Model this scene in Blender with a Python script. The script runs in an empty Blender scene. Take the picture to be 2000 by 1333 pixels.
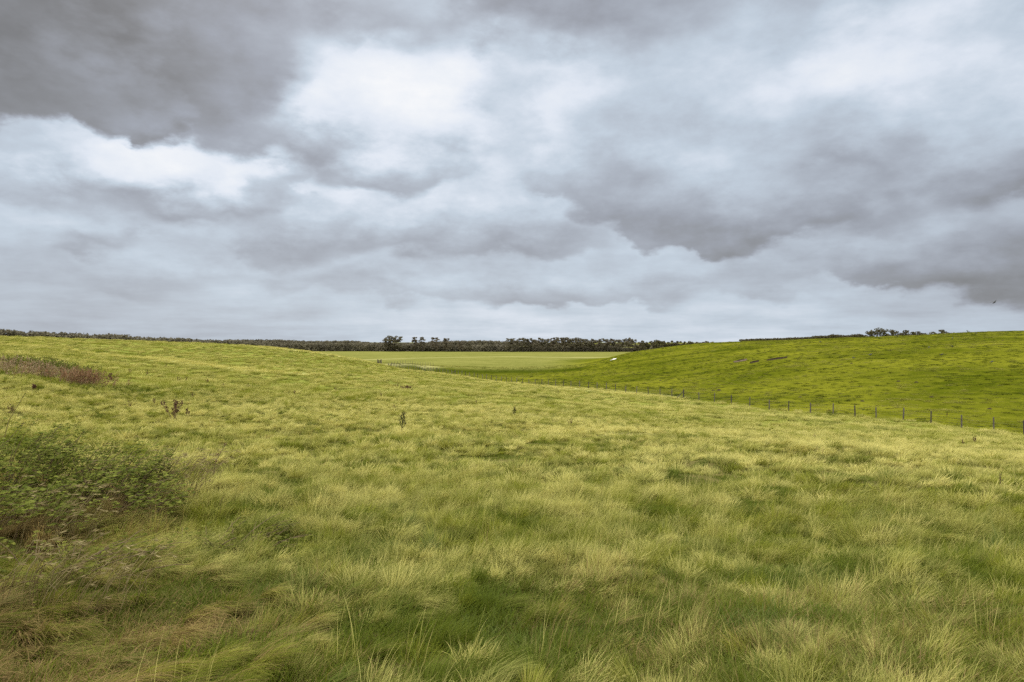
import bpy, math, random
import numpy as np
from math import radians, atan, atan2, sin, cos, tan, pi, sqrt, asin, degrees

scene = bpy.context.scene
COL = scene.collection
RNG = np.random.default_rng(11)
random.seed(5)
EYE = 1.7
F = 1333.0            # focal length in units of a 2000 unit wide view (24 mm on a 36 mm back)
HOR = 667.0

# ------------------------------------------------------------------ numpy helpers
def smooth(a, b, x):
    t = np.clip((x - a) / (b - a), 0, 1)
    return t * t * (3 - 2 * t)

def hash2(ix, iy, seed):
    n = (ix.astype(np.int64) * 374761393 + iy.astype(np.int64) * 668265263 + seed * 974634777) & 0xffffffff
    n = ((n ^ (n >> 13)) * 1274126177) & 0xffffffff
    n = n ^ (n >> 16)
    return (n & 0xffff) / 65535.0

def vnoise(x, y, seed=0):
    x = np.asarray(x, float); y = np.asarray(y, float)
    ix = np.floor(x); iy = np.floor(y)
    fx = x - ix; fy = y - iy
    fx = fx * fx * (3 - 2 * fx); fy = fy * fy * (3 - 2 * fy)
    a = hash2(ix, iy, seed); b = hash2(ix + 1, iy, seed)
    c = hash2(ix, iy + 1, seed); d = hash2(ix + 1, iy + 1, seed)
    return (a * (1 - fx) + b * fx) * (1 - fy) + (c * (1 - fx) + d * fx) * fy

def fbm(x, y, seed=0, octv=4):
    s = 0; amp = 0.5; tot = 0
    for k in range(octv):
        s = s + amp * vnoise(x * 2 ** k + 17.3 * k, y * 2 ** k - 9.1 * k, seed + k)
        tot += amp; amp *= 0.5
    return s / tot

def pchip(xs, ys, xq):
    xs = np.asarray(xs, float); ys = np.asarray(ys, float)
    h = np.diff(xs); d = np.diff(ys, axis=0)
    hh = h.reshape((-1,) + (1,) * (ys.ndim - 1)); dl = d / hh
    m = np.zeros_like(ys)
    m[0] = dl[0]; m[-1] = dl[-1]
    if len(xs) > 2:
        w1 = 2 * hh[1:] + hh[:-1]; w2 = hh[1:] + 2 * hh[:-1]
        with np.errstate(divide='ignore', invalid='ignore'):
            mm = (w1 + w2) / (w1 / dl[:-1] + w2 / dl[1:])
        m[1:-1] = np.where(dl[:-1] * dl[1:] > 0, mm, 0)
    i = np.clip(np.searchsorted(xs, xq) - 1, 0, len(xs) - 2)
    t = np.clip((xq - xs[i]) / h[i], 0, 1)
    sh = (-1,) + (1,) * (ys.ndim - 1)
    t = t.reshape(sh); hi = h[i].reshape(sh)
    t2 = t * t; t3 = t2 * t
    return (2*t3-3*t2+1)*ys[i] + (t3-2*t2+t)*hi*m[i] + (-2*t3+3*t2)*ys[i+1] + (t3-t2)*hi*m[i+1]

# ------------------------------------------------------------------ the lie of the land
# drop below eye level along lines of sight (forward distance, drop)
COLS = {
 -400: [(4,1.85),(8,2.0),(15,2.2),(25,2.35),(45,2.1),(80,1.0),(120,0.2),(200,-1.2),(280,-0.9),(400,1.5),(800,5),(1500,8),(7000,14)],
 0:    [(4,1.9),(8,2.15),(15,2.45),(25,2.75),(36,2.6),(46,2.35),(80,1.2),(100,0.62),(200,-1.05),(260,-0.7),(400,2),(800,6),(1500,9),(7000,14)],
 250:  [(4,1.95),(8,2.25),(15,2.7),(25,3.15),(45,3.5),(80,3.3),(120,2.5),(200,-0.1),(260,0.6),(400,4),(800,8),(1500,10),(7000,14)],
 500:  [(4,1.98),(8,2.3),(15,2.8),(25,3.4),(45,4.0),(90,4.1),(140,3.2),(200,1.65),(270,3),(400,7),(800,10),(1500,8),(7000,14)],
 620:  [(4,2.0),(8,2.3),(15,2.85),(25,3.5),(45,4.3),(90,4.8),(140,4.6),(196,3.4),(250,6.4),(400,11),(800,12),(1500,9),(7000,14)],
 740:  [(4,2.0),(8,2.32),(15,2.87),(25,3.55),(45,4.5),(90,5.4),(140,5.9),(198,6.6),(222,8.2),(240,7.6),(300,10.2),(420,11.9),(800,12.1),(1500,9),(7000,14)],
 800:  [(4,2.0),(8,2.33),(15,2.88),(25,3.55),(45,4.65),(70,5.3),(100,6.0),(140,6.8),(188,8.1),(222,9.7),(237,9.5),(248,8.35),(300,10.1),(420,11.6),(800,12.2),(1500,10),(7000,14)],
 850:  [(4,2.0),(8,2.34),(15,2.88),(25,3.55),(45,4.8),(70,5.6),(100,6.4),(140,7.3),(181,8.45),(215,10.7),(252,11.8),(268,10.2),(320,11.0),(450,11.6),(800,12.3),(1500,11),(7000,14)],
 1000: [(4,2.0),(8,2.36),(15,2.9),(25,3.6),(45,4.9),(70,6.0),(100,7.3),(130,8.5),(157,9.8),(200,11.7),(240,12.3),(263,12.75),(276,11.3),(320,11.7),(450,11.8),(600,12),(800,12.6),(1500,11),(7000,14)],
 1120: [(4,2.0),(8,2.36),(15,2.92),(25,3.7),(45,5.2),(70,6.6),(100,8.0),(137,9.45),(180,11.0),(230,11.3),(248,11.0),(258,10.5),(320,10.8),(450,11.2),(600,11.5),(800,12.6),(1500,12),(7000,14)],
 1250: [(4,2.0),(8,2.38),(15,2.93),(28,3.85),(36,4.85),(45,5.6),(70,7.2),(100,8.5),(118,9.25),(150,10.0),(200,8.9),(240,7.2),(280,5.0),(310,4.5),(400,8),(600,11.5),(800,12.6),(1500,13),(7000,14)],
 1380: [(4,2.0),(8,2.4),(15,2.94),(27,3.85),(36,5.0),(45,5.9),(70,7.6),(101,8.95),(130,9.3),(180,6.9),(230,4.2),(300,0.9),(340,1.0),(450,5),(800,12),(1500,13),(7000,14)],
 1500: [(4,2.0),(8,2.4),(15,2.95),(26,3.8),(34,4.95),(45,6.1),(70,8.0),(90,8.95),(112,8.7),(150,6.2),(200,2.9),(260,0.35),(300,-0.2),(400,1),(450,1.6),(800,10),(1500,13),(7000,14)],
 1750: [(4,2.0),(8,2.42),(15,3.0),(23,3.75),(31,5.1),(45,6.6),(74,8.6),(92,8.1),(130,4.7),(180,1.2),(240,-1.6),(285,-2.15),(400,-0.3),(450,0.4),(800,8),(1500,12),(7000,14)],
 2000: [(4,2.0),(8,2.45),(15,3.1),(22,3.9),(29,5.1),(40,6.5),(61,8.35),(78,7.9),(110,4.7),(160,0.6),(220,-3.0),(260,-3.9),(400,-1.5),(800,6),(1500,12),(7000,14)],
 2900: [(4,2.0),(8,2.5),(15,3.2),(25,4.6),(45,7.6),(58,7.8),(75,6.8),(110,3),(170,-2),(260,-4),(400,-2),(800,5),(1500,12),(7000,14)],
}
RG = np.geomspace(0.5, 7000, 520)
ths, prof = [], []
for px, pts in sorted(COLS.items()):
    th = atan((px - 1000) / F)
    r = np.array([0.5] + [p[0] / cos(th) for p in pts]); D = np.array([1.72] + [p[1] for p in pts])
    ths.append(th); prof.append(pchip(np.log(r), D, np.log(RG)))
def outer(deg, pts):
    r = np.array([0.5] + [p[0] for p in pts]); D = np.array([1.72] + [p[1] for p in pts])
    ths.append(radians(deg)); prof.append(pchip(np.log(r), D, np.log(RG)))
outer(95, [(5,2.0),(20,3.4),(50,6),(80,6.5),(150,3),(300,-1),(800,6),(2000,13),(7000,14)])
outer(180, [(5,1.6),(20,1.5),(100,1.5),(400,4),(800,7),(2000,12),(7000,14)])
outer(-180, [(5,1.6),(20,1.5),(100,1.5),(400,4),(800,7),(2000,12),(7000,14)])
outer(-95, [(5,1.7),(20,1.7),(60,1.2),(200,-0.5),(400,1),(800,5),(2000,11),(7000,14)])
order = np.argsort(ths); ths = np.array(ths)[order]; prof = np.array(prof)[order]
NT = 1440
TG = np.linspace(-pi, pi, NT + 1)
TAB = EYE - pchip(ths, prof, TG)                # NT+1 x len(RG)
LR0, LR1 = math.log(RG[0]), math.log(RG[-1])

def Z(x, y):
    x = np.asarray(x, float); y = np.asarray(y, float)
    r = np.maximum(np.hypot(x, y), 0.5)
    th = np.arctan2(x, y)
    a = (th + pi) / (2 * pi) * NT; i = np.clip(a.astype(int), 0, NT - 1); fa = a - i
    b = np.clip((np.log(r) - LR0) / (LR1 - LR0), 0, 1) * (len(RG) - 1); j = np.clip(b.astype(int), 0, len(RG) - 2); fb = b - j
    z = (TAB[i, j] * (1 - fa) + TAB[i + 1, j] * fa) * (1 - fb) + (TAB[i, j + 1] * (1 - fa) + TAB[i + 1, j + 1] * fa) * fb
    z = z + 0.20 * (vnoise(x / 0.95, y / 0.95, 3) - 0.5) * smooth(60, 20, r)
    z = z + 0.22 * (vnoise(x / 4.3, y / 4.3, 4) - 0.5) * smooth(2, 10, r) * smooth(500, 150, r)
    z = z + 0.35 * (vnoise(x / 17.0, y / 17.0, 5) - 0.5) * smooth(20, 60, r) * smooth(420, 300, r)
    return z

def Z1(x, y): return float(Z(np.array([x]), np.array([y]))[0])

FX = [-400, 300, 560, 738, 760, 800, 850, 900, 1000, 1100, 1200, 1335, 1500, 1583, 1711, 1818, 1941, 2000, 2300, 2900, 4500]
FD = [150, 190, 215, 199, 195, 188, 181, 173, 157, 140, 125, 107, 90, 84, 76, 71, 64, 61.5, 52, 41, 26]
FTH = np.arctan((np.array(FX) - 1000) / F); FR = np.array(FD) / np.cos(FTH)
def fence_r(th): return np.interp(th, np.concatenate([FTH, [pi * .6, pi]]), np.concatenate([FR, [60, 200]]), left=200)
def fence_d(px): return float(np.interp(px, FX, FD))

def meadow(x, y):
    """1 in the long grass on the near side of the wire fence, 0 beyond it"""
    r = np.hypot(x, y); th = np.arctan2(x, y)
    rf = fence_r(th)
    wob = 1 + 0.03 * (vnoise(x / 3.0, y / 3.0, 8) - 0.5)
    return smooth(1.02, 0.985, r * wob / rf)

def pos(px, d):
    x = (px - 1000) / F * d
    return x, d, Z1(x, d)

MD = np.geomspace(3, 1500, 3000)
def at(px, py, dmax=1500):
    """the point of the ground seen in direction px, py"""
    x = (px - 1000) / F * MD
    zr = EYE - (py - HOR) / F * MD
    hit = np.nonzero(Z(x, MD) >= zr)[0]
    d = MD[hit[0]] if len(hit) else 300
    return pos(px, min(d, dmax))

# ------------------------------------------------------------------ object helpers
def tag(o, label=None, cat=None, group=None, kind=None):
    if label: o['label'] = label
    if cat: o['category'] = cat
    if group: o['group'] = group
    if kind: o['kind'] = kind
    return o

def mesh_obj(name, verts, faces, mat, parent=None, smooth_=False, attrs=None):
    me = bpy.data.meshes.new(name)
    me.from_pydata(np.asarray(verts).tolist(), [], faces if isinstance(faces, list) else faces.tolist())
    if mat: me.materials.append(mat)
    if smooth_: me.polygons.foreach_set('use_smooth', [True] * len(me.polygons))
    if attrs:
        for k, v in attrs.items():
            a = me.attributes.new(k, 'FLOAT', 'POINT'); a.data.foreach_set('value', np.asarray(v, float))
    me.update()
    o = bpy.data.objects.new(name, me); COL.objects.link(o)
    if parent: o.parent = parent
    return o

def empty(name, loc, rz=0.0, label=None, cat=None, group=None):
    o = bpy.data.objects.new(name, None); COL.objects.link(o)
    o.empty_display_size = 0.3
    o.location = loc; o.rotation_euler = (0, 0, rz)
    return tag(o, label, cat, group)

def copy_thing(root, loc, rz=0.0, sc=1.0, label=None, group=None):
    r = root.copy(); COL.objects.link(r)
    r.location = loc; r.rotation_euler = (0, 0, rz); r.scale = sc if isinstance(sc, tuple) else (sc, sc, sc)
    if label: r['label'] = label
    if group: r['group'] = group
    for ch in root.children:
        c = ch.copy(); COL.objects.link(c); c.parent = r
        for g in ch.children:
            d = g.copy(); COL.objects.link(d); d.parent = c
    return r

class MB:
    def __init__(s): s.v = []; s.f = []; s.a = []
    def tube(s, pts, rad, n=5, a=0.0):
        pts = np.asarray(pts, float); k = len(pts); b0 = len(s.v)
        for i in range(k):
            t = pts[min(i + 1, k - 1)] - pts[max(i - 1, 0)]
            t = t / (np.linalg.norm(t) + 1e-9)
            u = np.cross(t, [0.3, 1, 0.1]); u /= np.linalg.norm(u) + 1e-9
            w = np.cross(t, u)
            r = rad[i]
            if not isinstance(r, (tuple, list)): r = (r, r)
            for q in range(n):
                g = 2 * pi * q / n
                s.v.append(pts[i] + u * cos(g) * r[0] + w * sin(g) * r[1]); s.a.append(a)
        for i in range(k - 1):
            for q in range(n):
                q2 = (q + 1) % n
                s.f.append([b0 + i*n + q, b0 + i*n + q2, b0 + (i+1)*n + q2, b0 + (i+1)*n + q])
        s.f.append([b0 + q for q in range(n)][::-1]); s.f.append([b0 + (k-1)*n + q for q in range(n)])
    def quad(s, p, u, v, a=0.0):
        b = len(s.v)
        s.v += [p - u - v, p + u - v, p + u + v, p - u + v]; s.a += [a] * 4
        s.f.append([b, b + 1, b + 2, b + 3])
    def leaf(s, p, d, side, L, W, fold=0.25, a=0.0):
        """pointed leaf of two folded halves"""
        up = np.cross(side, d); b = len(s.v)
        s.v += [p, p + d*L*0.45 + side*W + up*W*fold, p + d*L, p + d*L*0.45 - side*W + up*W*fold, p + d*L*0.5]
        s.a += [a] * 5
        s.f += [[b, b+4, b+1], [b+4, b+2, b+1], [b, b+3, b+4], [b+4, b+3, b+2]]
    def box(s, c, h, a=0.0):
        b = len(s.v)
        for sx in (-1, 1):
            for sy in (-1, 1):
                for sz in (-1, 1): s.v.append(np.array(c) + np.array([sx*h[0], sy*h[1], sz*h[2]])); s.a.append(a)
        s.f += [[b+q for q in f] for f in ([0,1,3,2],[4,6,7,5],[0,4,5,1],[2,3,7,6],[0,2,6,4],[1,5,7,3])]
    def build(s, name, mat, parent=None, sm=False):
        return mesh_obj(name, s.v, s.f, mat, parent, sm, {'t': s.a})

def runit():
    v = RNG.normal(size=3); return v / np.linalg.norm(v)
U = lambda a, b: float(RNG.uniform(a, b))

# ------------------------------------------------------------------ materials
class NT_:
    def __init__(s, tree): s.t = tree
    def n(s, typ, **kw):
        nd = s.t.nodes.new(typ)
        for k, v in kw.items(): setattr(nd, k, v)
        return nd
    def link(s, a, b): s.t.links.new(a, b)
    def put(s, sock, v):
        if isinstance(v, bpy.types.NodeSocket): s.link(v, sock)
        else: sock.default_value = v
    def m(s, op, a, b=None, c=None, clamp=False):
        nd = s.n('ShaderNodeMath', operation=op, use_clamp=clamp)
        s.put(nd.inputs[0], a)
        if b is not None: s.put(nd.inputs[1], b)
        if c is not None: s.put(nd.inputs[2], c)
        return nd.outputs[0]
    def sstep(s, a, b, x):
        nd = s.n('ShaderNodeMapRange', interpolation_type='SMOOTHSTEP')
        s.put(nd.inputs[0], x); s.put(nd.inputs[1], a); s.put(nd.inputs[2], b); nd.inputs[3].default_value = 0; nd.inputs[4].default_value = 1
        return nd.outputs[0]
    def mixf(s, f, a, b):
        nd = s.n('ShaderNodeMix', data_type='FLOAT'); s.put(nd.inputs[0], f); s.put(nd.inputs[2], a); s.put(nd.inputs[3], b)
        return nd.outputs[0]
    def mixc(s, f, a, b, blend='MIX'):
        nd = s.n('ShaderNodeMix', data_type='RGBA', blend_type=blend); s.put(nd.inputs[0], f)
        for i, v in ((6, a), (7, b)): s.put(nd.inputs[i], v if isinstance(v, bpy.types.NodeSocket) else (*v, 1))
        return nd.outputs[2]
    def noise(s, vec, scale, detail=3, rough=0.55, typ='FBM'):
        nd = s.n('ShaderNodeTexNoise')
        if vec is not None: s.link(vec, nd.inputs['Vector'])
        nd.inputs['Scale'].default_value = scale; nd.inputs['Detail'].default_value = detail; nd.inputs['Roughness'].default_value = rough
        return nd.outputs[0]
    def attr(s, name, typ='GEOMETRY'):
        nd = s.n('ShaderNodeAttribute', attribute_name=name, attribute_type=typ); return nd.outputs['Fac']

def new_mat(name):
    m = bpy.data.materials.new(name); m.use_nodes = True
    m.node_tree.nodes.clear()
    N = NT_(m.node_tree); out = N.n('ShaderNodeOutputMaterial')
    return m, N, out

def leaf_shader(N, out, col, transl=0.35, gloss=0.03):
    d = N.n('ShaderNodeBsdfDiffuse'); N.put(d.inputs[0], col)
    t = N.n('ShaderNodeBsdfTranslucent'); N.put(t.inputs[0], col)
    mx = N.n('ShaderNodeMixShader'); mx.inputs[0].default_value = transl
    N.link(d.outputs[0], mx.inputs[1]); N.link(t.outputs[0], mx.inputs[2])
    g = N.n('ShaderNodeBsdfGlossy'); g.inputs['Roughness'].default_value = 0.5; g.inputs[0].default_value = (.8, .8, .8, 1)
    m2 = N.n('ShaderNodeMixShader'); m2.inputs[0].default_value = gloss
    N.link(mx.outputs[0], m2.inputs[1]); N.link(g.outputs[0], m2.inputs[2]); N.link(m2.outputs[0], out.inputs[0])

# grass: tint comes with each clump (how dry it is), t runs from root to tip of a blade
def grass_mat(name, lush_dark, mid, straw, brown, cool=(0.105, 0.142, 0.027)):
    m, N, out = new_mat(name)
    tint = N.attr('tint', 'INSTANCER'); hue = N.attr('hue', 'INSTANCER'); dead = N.attr('dead', 'INSTANCER')
    t = N.attr('t'); br = N.attr('b')                         # b: random per blade
    dry = N.m('ADD', N.m('MULTIPLY', tint, N.m('ADD', 0.12, N.m('MULTIPLY', t, 1.15))), N.m('MULTIPLY', N.m('SUBTRACT', br, 0.5), 0.42), clamp=True)
    c = N.mixc(N.sstep(-0.25, 0.25, hue), cool, lush_dark); c = N.mixc(N.sstep(0.35, 1.0, hue), c, mid)
    c = N.mixc(dry, c, straw)
    isd = N.sstep(0.0, 0.25, N.m('SUBTRACT', dead, br))
    c = N.mixc(N.m('MULTIPLY', isd, 0.85), c, brown)
    leaf_shader(N, out, c, 0.30, 0.006)
    return m

MG = grass_mat('meadow_blades', (0.092, 0.120, 0.008), (0.222, 0.235, 0.021), (0.57, 0.515, 0.16), (0.30, 0.20, 0.085))
MH = grass_mat('pasture_blades', (0.056, 0.074, 0.004), (0.138, 0.150, 0.008), (0.38, 0.345, 0.08), (0.20, 0.13, 0.05))

def simple_mat(name, c1, c2, scale=3.0, rough=0.85, bump=0.3, c3=None):
    m, N, out = new_mat(name)
    tc = N.n('ShaderNodeTexCoord'); v = tc.outputs['Object']
    n = N.noise(v, scale, 6, 0.6); n2 = N.noise(v, scale * 7, 3, 0.6)
    c = N.mixc(N.sstep(0.35, 0.65, n), c1, c2)
    if c3: c = N.mixc(N.sstep(0.5, 0.7, n2), c, c3)
    p = N.n('ShaderNodeBsdfPrincipled'); N.put(p.inputs['Base Color'], c); p.inputs['Roughness'].default_value = rough; p.inputs['Specular IOR Level'].default_value = 0.5 if rough < 0.9 else 0.0
    b = N.n('ShaderNodeBump'); b.inputs['Strength'].default_value = bump; N.link(n2, b.inputs['Height']); N.link(b.outputs[0], p.inputs['Normal'])
    N.link(p.outputs[0], out.inputs[0])
    return m

def foliage_mat(name, c1, c2, c3=None, scale=0.8, transl=0.25):
    m, N, out = new_mat(name)
    g = N.n('ShaderNodeNewGeometry'); oi = N.n('ShaderNodeObjectInfo')
    n = N.noise(g.outputs['Position'], scale, 3)
    a = N.attr('t')
    f = N.m('ADD', N.m('MULTIPLY', n, 0.9), N.m('SUBTRACT', N.m('MULTIPLY', a, 0.5), 0.2), clamp=True)
    c = N.mixc(N.sstep(0.25, 0.75, f), c1, c2)
    if c3: c = N.mixc(N.m('MULTIPLY', oi.outputs['Random'], 0.6), c, c3)
    leaf_shader(N, out, c, transl, 0.006)
    return m

M_WOOD = simple_mat('weathered_wood', (0.075, 0.06, 0.047), (0.14, 0.12, 0.10), 6.0)
M_WOOD_DARK = simple_mat('dark_wood', (0.035, 0.028, 0.022), (0.07, 0.055, 0.045), 6.0)
M_WIRE = simple_mat('rusty_wire', (0.10, 0.09, 0.085), (0.16, 0.13, 0.11), 4.0, 0.5)
M_BARK = simple_mat('bark', (0.05, 0.04, 0.033), (0.10, 0.08, 0.065), 2.0)
M_PINE = foliage_mat('pine_needles_hazy', (0.095, 0.086, 0.056), (0.175, 0.158, 0.096), (0.16, 0.128, 0.088), 0.5, 0.15)  # needle colour lightened to stand in for distance haze
M_BROAD = foliage_mat('tree_leaves', (0.070, 0.068, 0.034), (0.125, 0.118, 0.055), (0.12, 0.09, 0.055), 0.4)
M_FARWOOD = foliage_mat('wood_leaves_hazy', (0.12, 0.108, 0.075), (0.195, 0.174, 0.112), None, 0.06, 0.2)  # far leaves painted lighter in place of haze
M_BRAMBLE = foliage_mat('bramble_leaves', (0.072, 0.092, 0.011), (0.18, 0.20, 0.032), None, 2.2, 0.3)
M_NETTLE = foliage_mat('nettle_leaves', (0.085, 0.10, 0.012), (0.18, 0.185, 0.03), None, 2.0, 0.35)
M_STEM = simple_mat('brown_stems', (0.095, 0.06, 0.028), (0.17, 0.12, 0.05), 8.0)
M_DOCK = foliage_mat('dock_seed', (0.085, 0.042, 0.027), (0.15, 0.08, 0.05), None, 4.0, 0.15)
M_DOCKDARK = foliage_mat('thistle_dark', (0.045, 0.045, 0.018), (0.085, 0.075, 0.032), None, 4.0, 0.15)
M_RUSSET = foliage_mat('russet_stalks', (0.21, 0.135, 0.07), (0.42, 0.315, 0.19), None, 0.9, 0.25)
M_RUSSET2 = foliage_mat('russet_seed', (0.18, 0.098, 0.048), (0.31, 0.185, 0.098), None, 0.9, 0.2)
M_TAN = foliage_mat('tan_stalks', (0.19, 0.145, 0.062), (0.34, 0.28, 0.13), None, 1.5, 0.25)
M_SOIL = simple_mat('bare_soil', (0.085, 0.062, 0.04), (0.16, 0.12, 0.085), 3.0, 0.95, 0.6)
M_SOILDARK = simple_mat('dark_soil', (0.035, 0.026, 0.018), (0.06, 0.045, 0.03), 4.0, 0.95, 0.6)
M_CHALK = simple_mat('chalk', (0.72, 0.69, 0.64), (0.82, 0.80, 0.76), 3.0, 0.95, 0.4)
M_CROW = simple_mat('crow_feathers', (0.012, 0.012, 0.014), (0.03, 0.03, 0.034), 12.0, 0.5, 0.1)
M_BEAK = simple_mat('crow_beak', (0.03, 0.028, 0.026), (0.05, 0.045, 0.04), 12.0, 0.4, 0.1)

# ground
def ground_mat():
    m, N, out = new_mat('turf')
    g = N.n('ShaderNodeNewGeometry'); P = g.outputs['Position']
    me = N.attr('meadow'); pale = N.attr('pale'); lush_dark = N.attr('lush_dark')
    n1 = N.noise(P, 0.035, 5, 0.6); n2 = N.noise(P, 0.35, 6, 0.65); n3 = N.noise(P, 2.6, 5, 0.7)
    mo = N.m('ADD', N.m('MULTIPLY', n2, 0.45), N.m('ADD', N.m('MULTIPLY', n3, 0.4), N.m('MULTIPLY', n1, 0.3)))   # about 0.57
    f = N.sstep(0.40, 0.76, mo)
    cm = N.mixc(f, (0.10, 0.135, 0.020), (0.30, 0.29, 0.065))
    fh = N.m('ADD', N.m('MULTIPLY', f, 0.75), N.m('MULTIPLY', N.sstep(0.38, 0.64, n1), 0.3), clamp=True)
    ch = N.mixc(fh, (0.052, 0.067, 0.003), (0.178, 0.178, 0.015))
    cf = N.mixc(f, (0.110, 0.119, 0.022), (0.235, 0.226, 0.062))
    c = N.mixc(N.attr('farfield'), ch, cf)
    cn = N.mixc(N.sstep(0.35, 0.65, n3), (0.055, 0.065, 0.012), (0.15, 0.125, 0.045))
    cm = N.mixc(N.attr('thatch'), cm, cn)
    c = N.mixc(me, c, cm)
    c = N.mixc(N.m('MULTIPLY', lush_dark, 0.95, clamp=True), c, (0.036, 0.050, 0.002))  # greener turf, and the bank's painted shade
    pp = N.m('MULTIPLY', pale, N.m('ADD', 0.55, N.m('MULTIPLY', n3, 0.6)), clamp=True)
    c = N.mixc(pp, c, (0.50, 0.46, 0.20))
    b = N.n('ShaderNodeBump'); b.inputs['Strength'].default_value = 0.9; b.inputs['Distance'].default_value = 0.25
    N.link(N.m('ADD', n2, N.m('MULTIPLY', n3, 0.6)), b.inputs['Height'])
    d = N.n('ShaderNodeBsdfDiffuse'); N.put(d.inputs[0], c); N.link(b.outputs[0], d.inputs['Normal'])
    N.link(d.outputs[0], out.inputs[0])
    return m
M_GROUND = ground_mat()

# ------------------------------------------------------------------ colour of the turf as it lies on the land
def seg_dist(x, y, pts):
    best = np.full(np.shape(x), 1e9)
    for (ax, ay), (bx, by) in zip(pts[:-1], pts[1:]):
        dx, dy = bx - ax, by - ay
        t = np.clip(((x - ax) * dx + (y - ay) * dy) / (dx * dx + dy * dy), 0, 1)
        best = np.minimum(best, np.hypot(x - ax - t * dx, y - ay - t * dy))
    return best
def line(pp): return [at(px, py)[:2] for px, py in pp]
PALE1 = line([(-150, 668), (0, 676), (130, 684), (180, 691), (300, 701), (400, 714), (500, 728), (600, 733)])
PALE2 = [(( px - 1000) / F * d, d) for px, d in ((520, 197), (560, 196), (600, 195), (640, 195), (680, 195), (710, 196), (736, 197))]
PALE3 = [((px - 1000) / F * d, d) for px, d in ((690, 430), (850, 480), (1000, 520), (1120, 470), (1190, 420))]
PALE4 = [((px - 1000) / F * d, d) for px, d in ((745, 234), (800, 250), (830, 262), (850, 271))]
PALE5 = [((px - 1000) / F * fence_d(px) * .975, fence_d(px) * .975) for px in (790, 840, 900, 960, 1020, 1090, 1160, 1260)]
PALE6 = [((px - 1000) / F * d, d) for px, d in ((1120, 30), (1250, 29), (1380, 28), (1500, 26), (1750, 23), (2000, 22))]
BANK_SHADE = [((px - 1000) / F * d, d) for px, d in ((780, 240), (850, 260), (1000, 270), (1060, 265), (1125, 254))]  # bank face, its shade painted on as darker turf
HILL1 = line([(1215, 711), (1260, 704), (1330, 695), (1400, 686), (1480, 681)])
HILL2 = line([(1150, 724), (1230, 716), (1300, 708), (1380, 700)])

def zones(x, y):
    r = np.hypot(x, y)
    n = fbm(x / 6, y / 6, 21, 3)
    pale = 0.9 * np.exp(-(seg_dist(x, y, PALE1) / 2.6) ** 2) * (0.55 + 0.9 * n) * 0.8
    pale = np.maximum(pale, 0.95 * np.exp(-(seg_dist(x, y, PALE2) / 5.0) ** 2))
    pale = np.maximum(pale, 0.45 * np.exp(-(seg_dist(x, y, PALE3) / 6.0) ** 2))
    pale = np.maximum(pale, 0.6 * np.exp(-(seg_dist(x, y, PALE4) / 3.0) ** 2))
    pale = np.maximum(pale, 0.6 * np.exp(-(seg_dist(x, y, PALE5) / 5.0) ** 2))
    pale = np.maximum(pale, 0.6 * np.exp(-(seg_dist(x, y, PALE6) / 3.0) ** 2))
    lush_dark = 1.0 * np.exp(-(seg_dist(x, y, BANK_SHADE) / 7.5) ** 2)  # shade of the bank put into the turf colour
    lush_dark = np.maximum(lush_dark, 0.85 * np.exp(-(seg_dist(x, y, HILL1) / 2.5) ** 2))
    lush_dark = np.maximum(lush_dark, 0.6 * np.exp(-(seg_dist(x, y, HILL2) / 3.0) ** 2))
    g2 = ((x - (-24)) / 14) ** 2 + ((y - 44) / 5) ** 2          # greener hollow beside the russet stand
    lush_dark = np.maximum(lush_dark, 0.7 * np.exp(-g2))
    return np.clip(pale, 0, 1), np.clip(lush_dark, 0, 1)

def farfield(x, y):
    """the paler level field beyond the bank"""
    r = np.hypot(x, y); th = np.arctan2(x, y)
    return np.clip(smooth(0.125, 0.03, th) * smooth(262, 276, r) + smooth(395, 430, r), 0, 1)

def build_ground():
    th = np.concatenate([np.arange(-180, -52, 2.0), np.arange(-52, 52, 0.2), np.arange(52, 180, 2.0)])
    th = np.radians(th); r = np.geomspace(0.6, 6800, 560)
    T, R = np.meshgrid(th, r, indexing='ij')
    x = (R * np.sin(T)).ravel(); y = (R * np.cos(T)).ravel(); z = Z(x, y)
    nt, nr = len(th), len(r)
    i = np.arange(nt)[:, None]; j = np.arange(nr - 1)[None, :]; i2 = (i + 1) % nt
    f = np.stack([i * nr + j, i * nr + j + 1, i2 * nr + j + 1, i2 * nr + j], -1).reshape(-1, 4)
    v = np.stack([x, y, z], 1)
    v = np.vstack([v, [[0, 0, Z1(0, 0.01)]]])
    f = f.tolist() + [[len(v) - 1, (a) * nr, ((a + 1) % nt) * nr] for a in range(nt)]
    pa, lu = zones(v[:, 0], v[:, 1])
    o = mesh_obj('ground', v, f, M_GROUND, None, True, {'meadow': meadow(v[:, 0], v[:, 1]), 'farfield': farfield(v[:, 0], v[:, 1]), 'pale': pa * smooth(15, 60, np.hypot(v[:, 0], v[:, 1])), 'lush_dark': lu, 'thatch': smooth(70, 35, np.hypot(v[:, 0], v[:, 1]))})
    tag(o, kind='structure')
    me = o.data
    # normals up
    if me.polygons[100].normal.z < 0: me.flip_normals()
    return o
build_ground()

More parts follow.
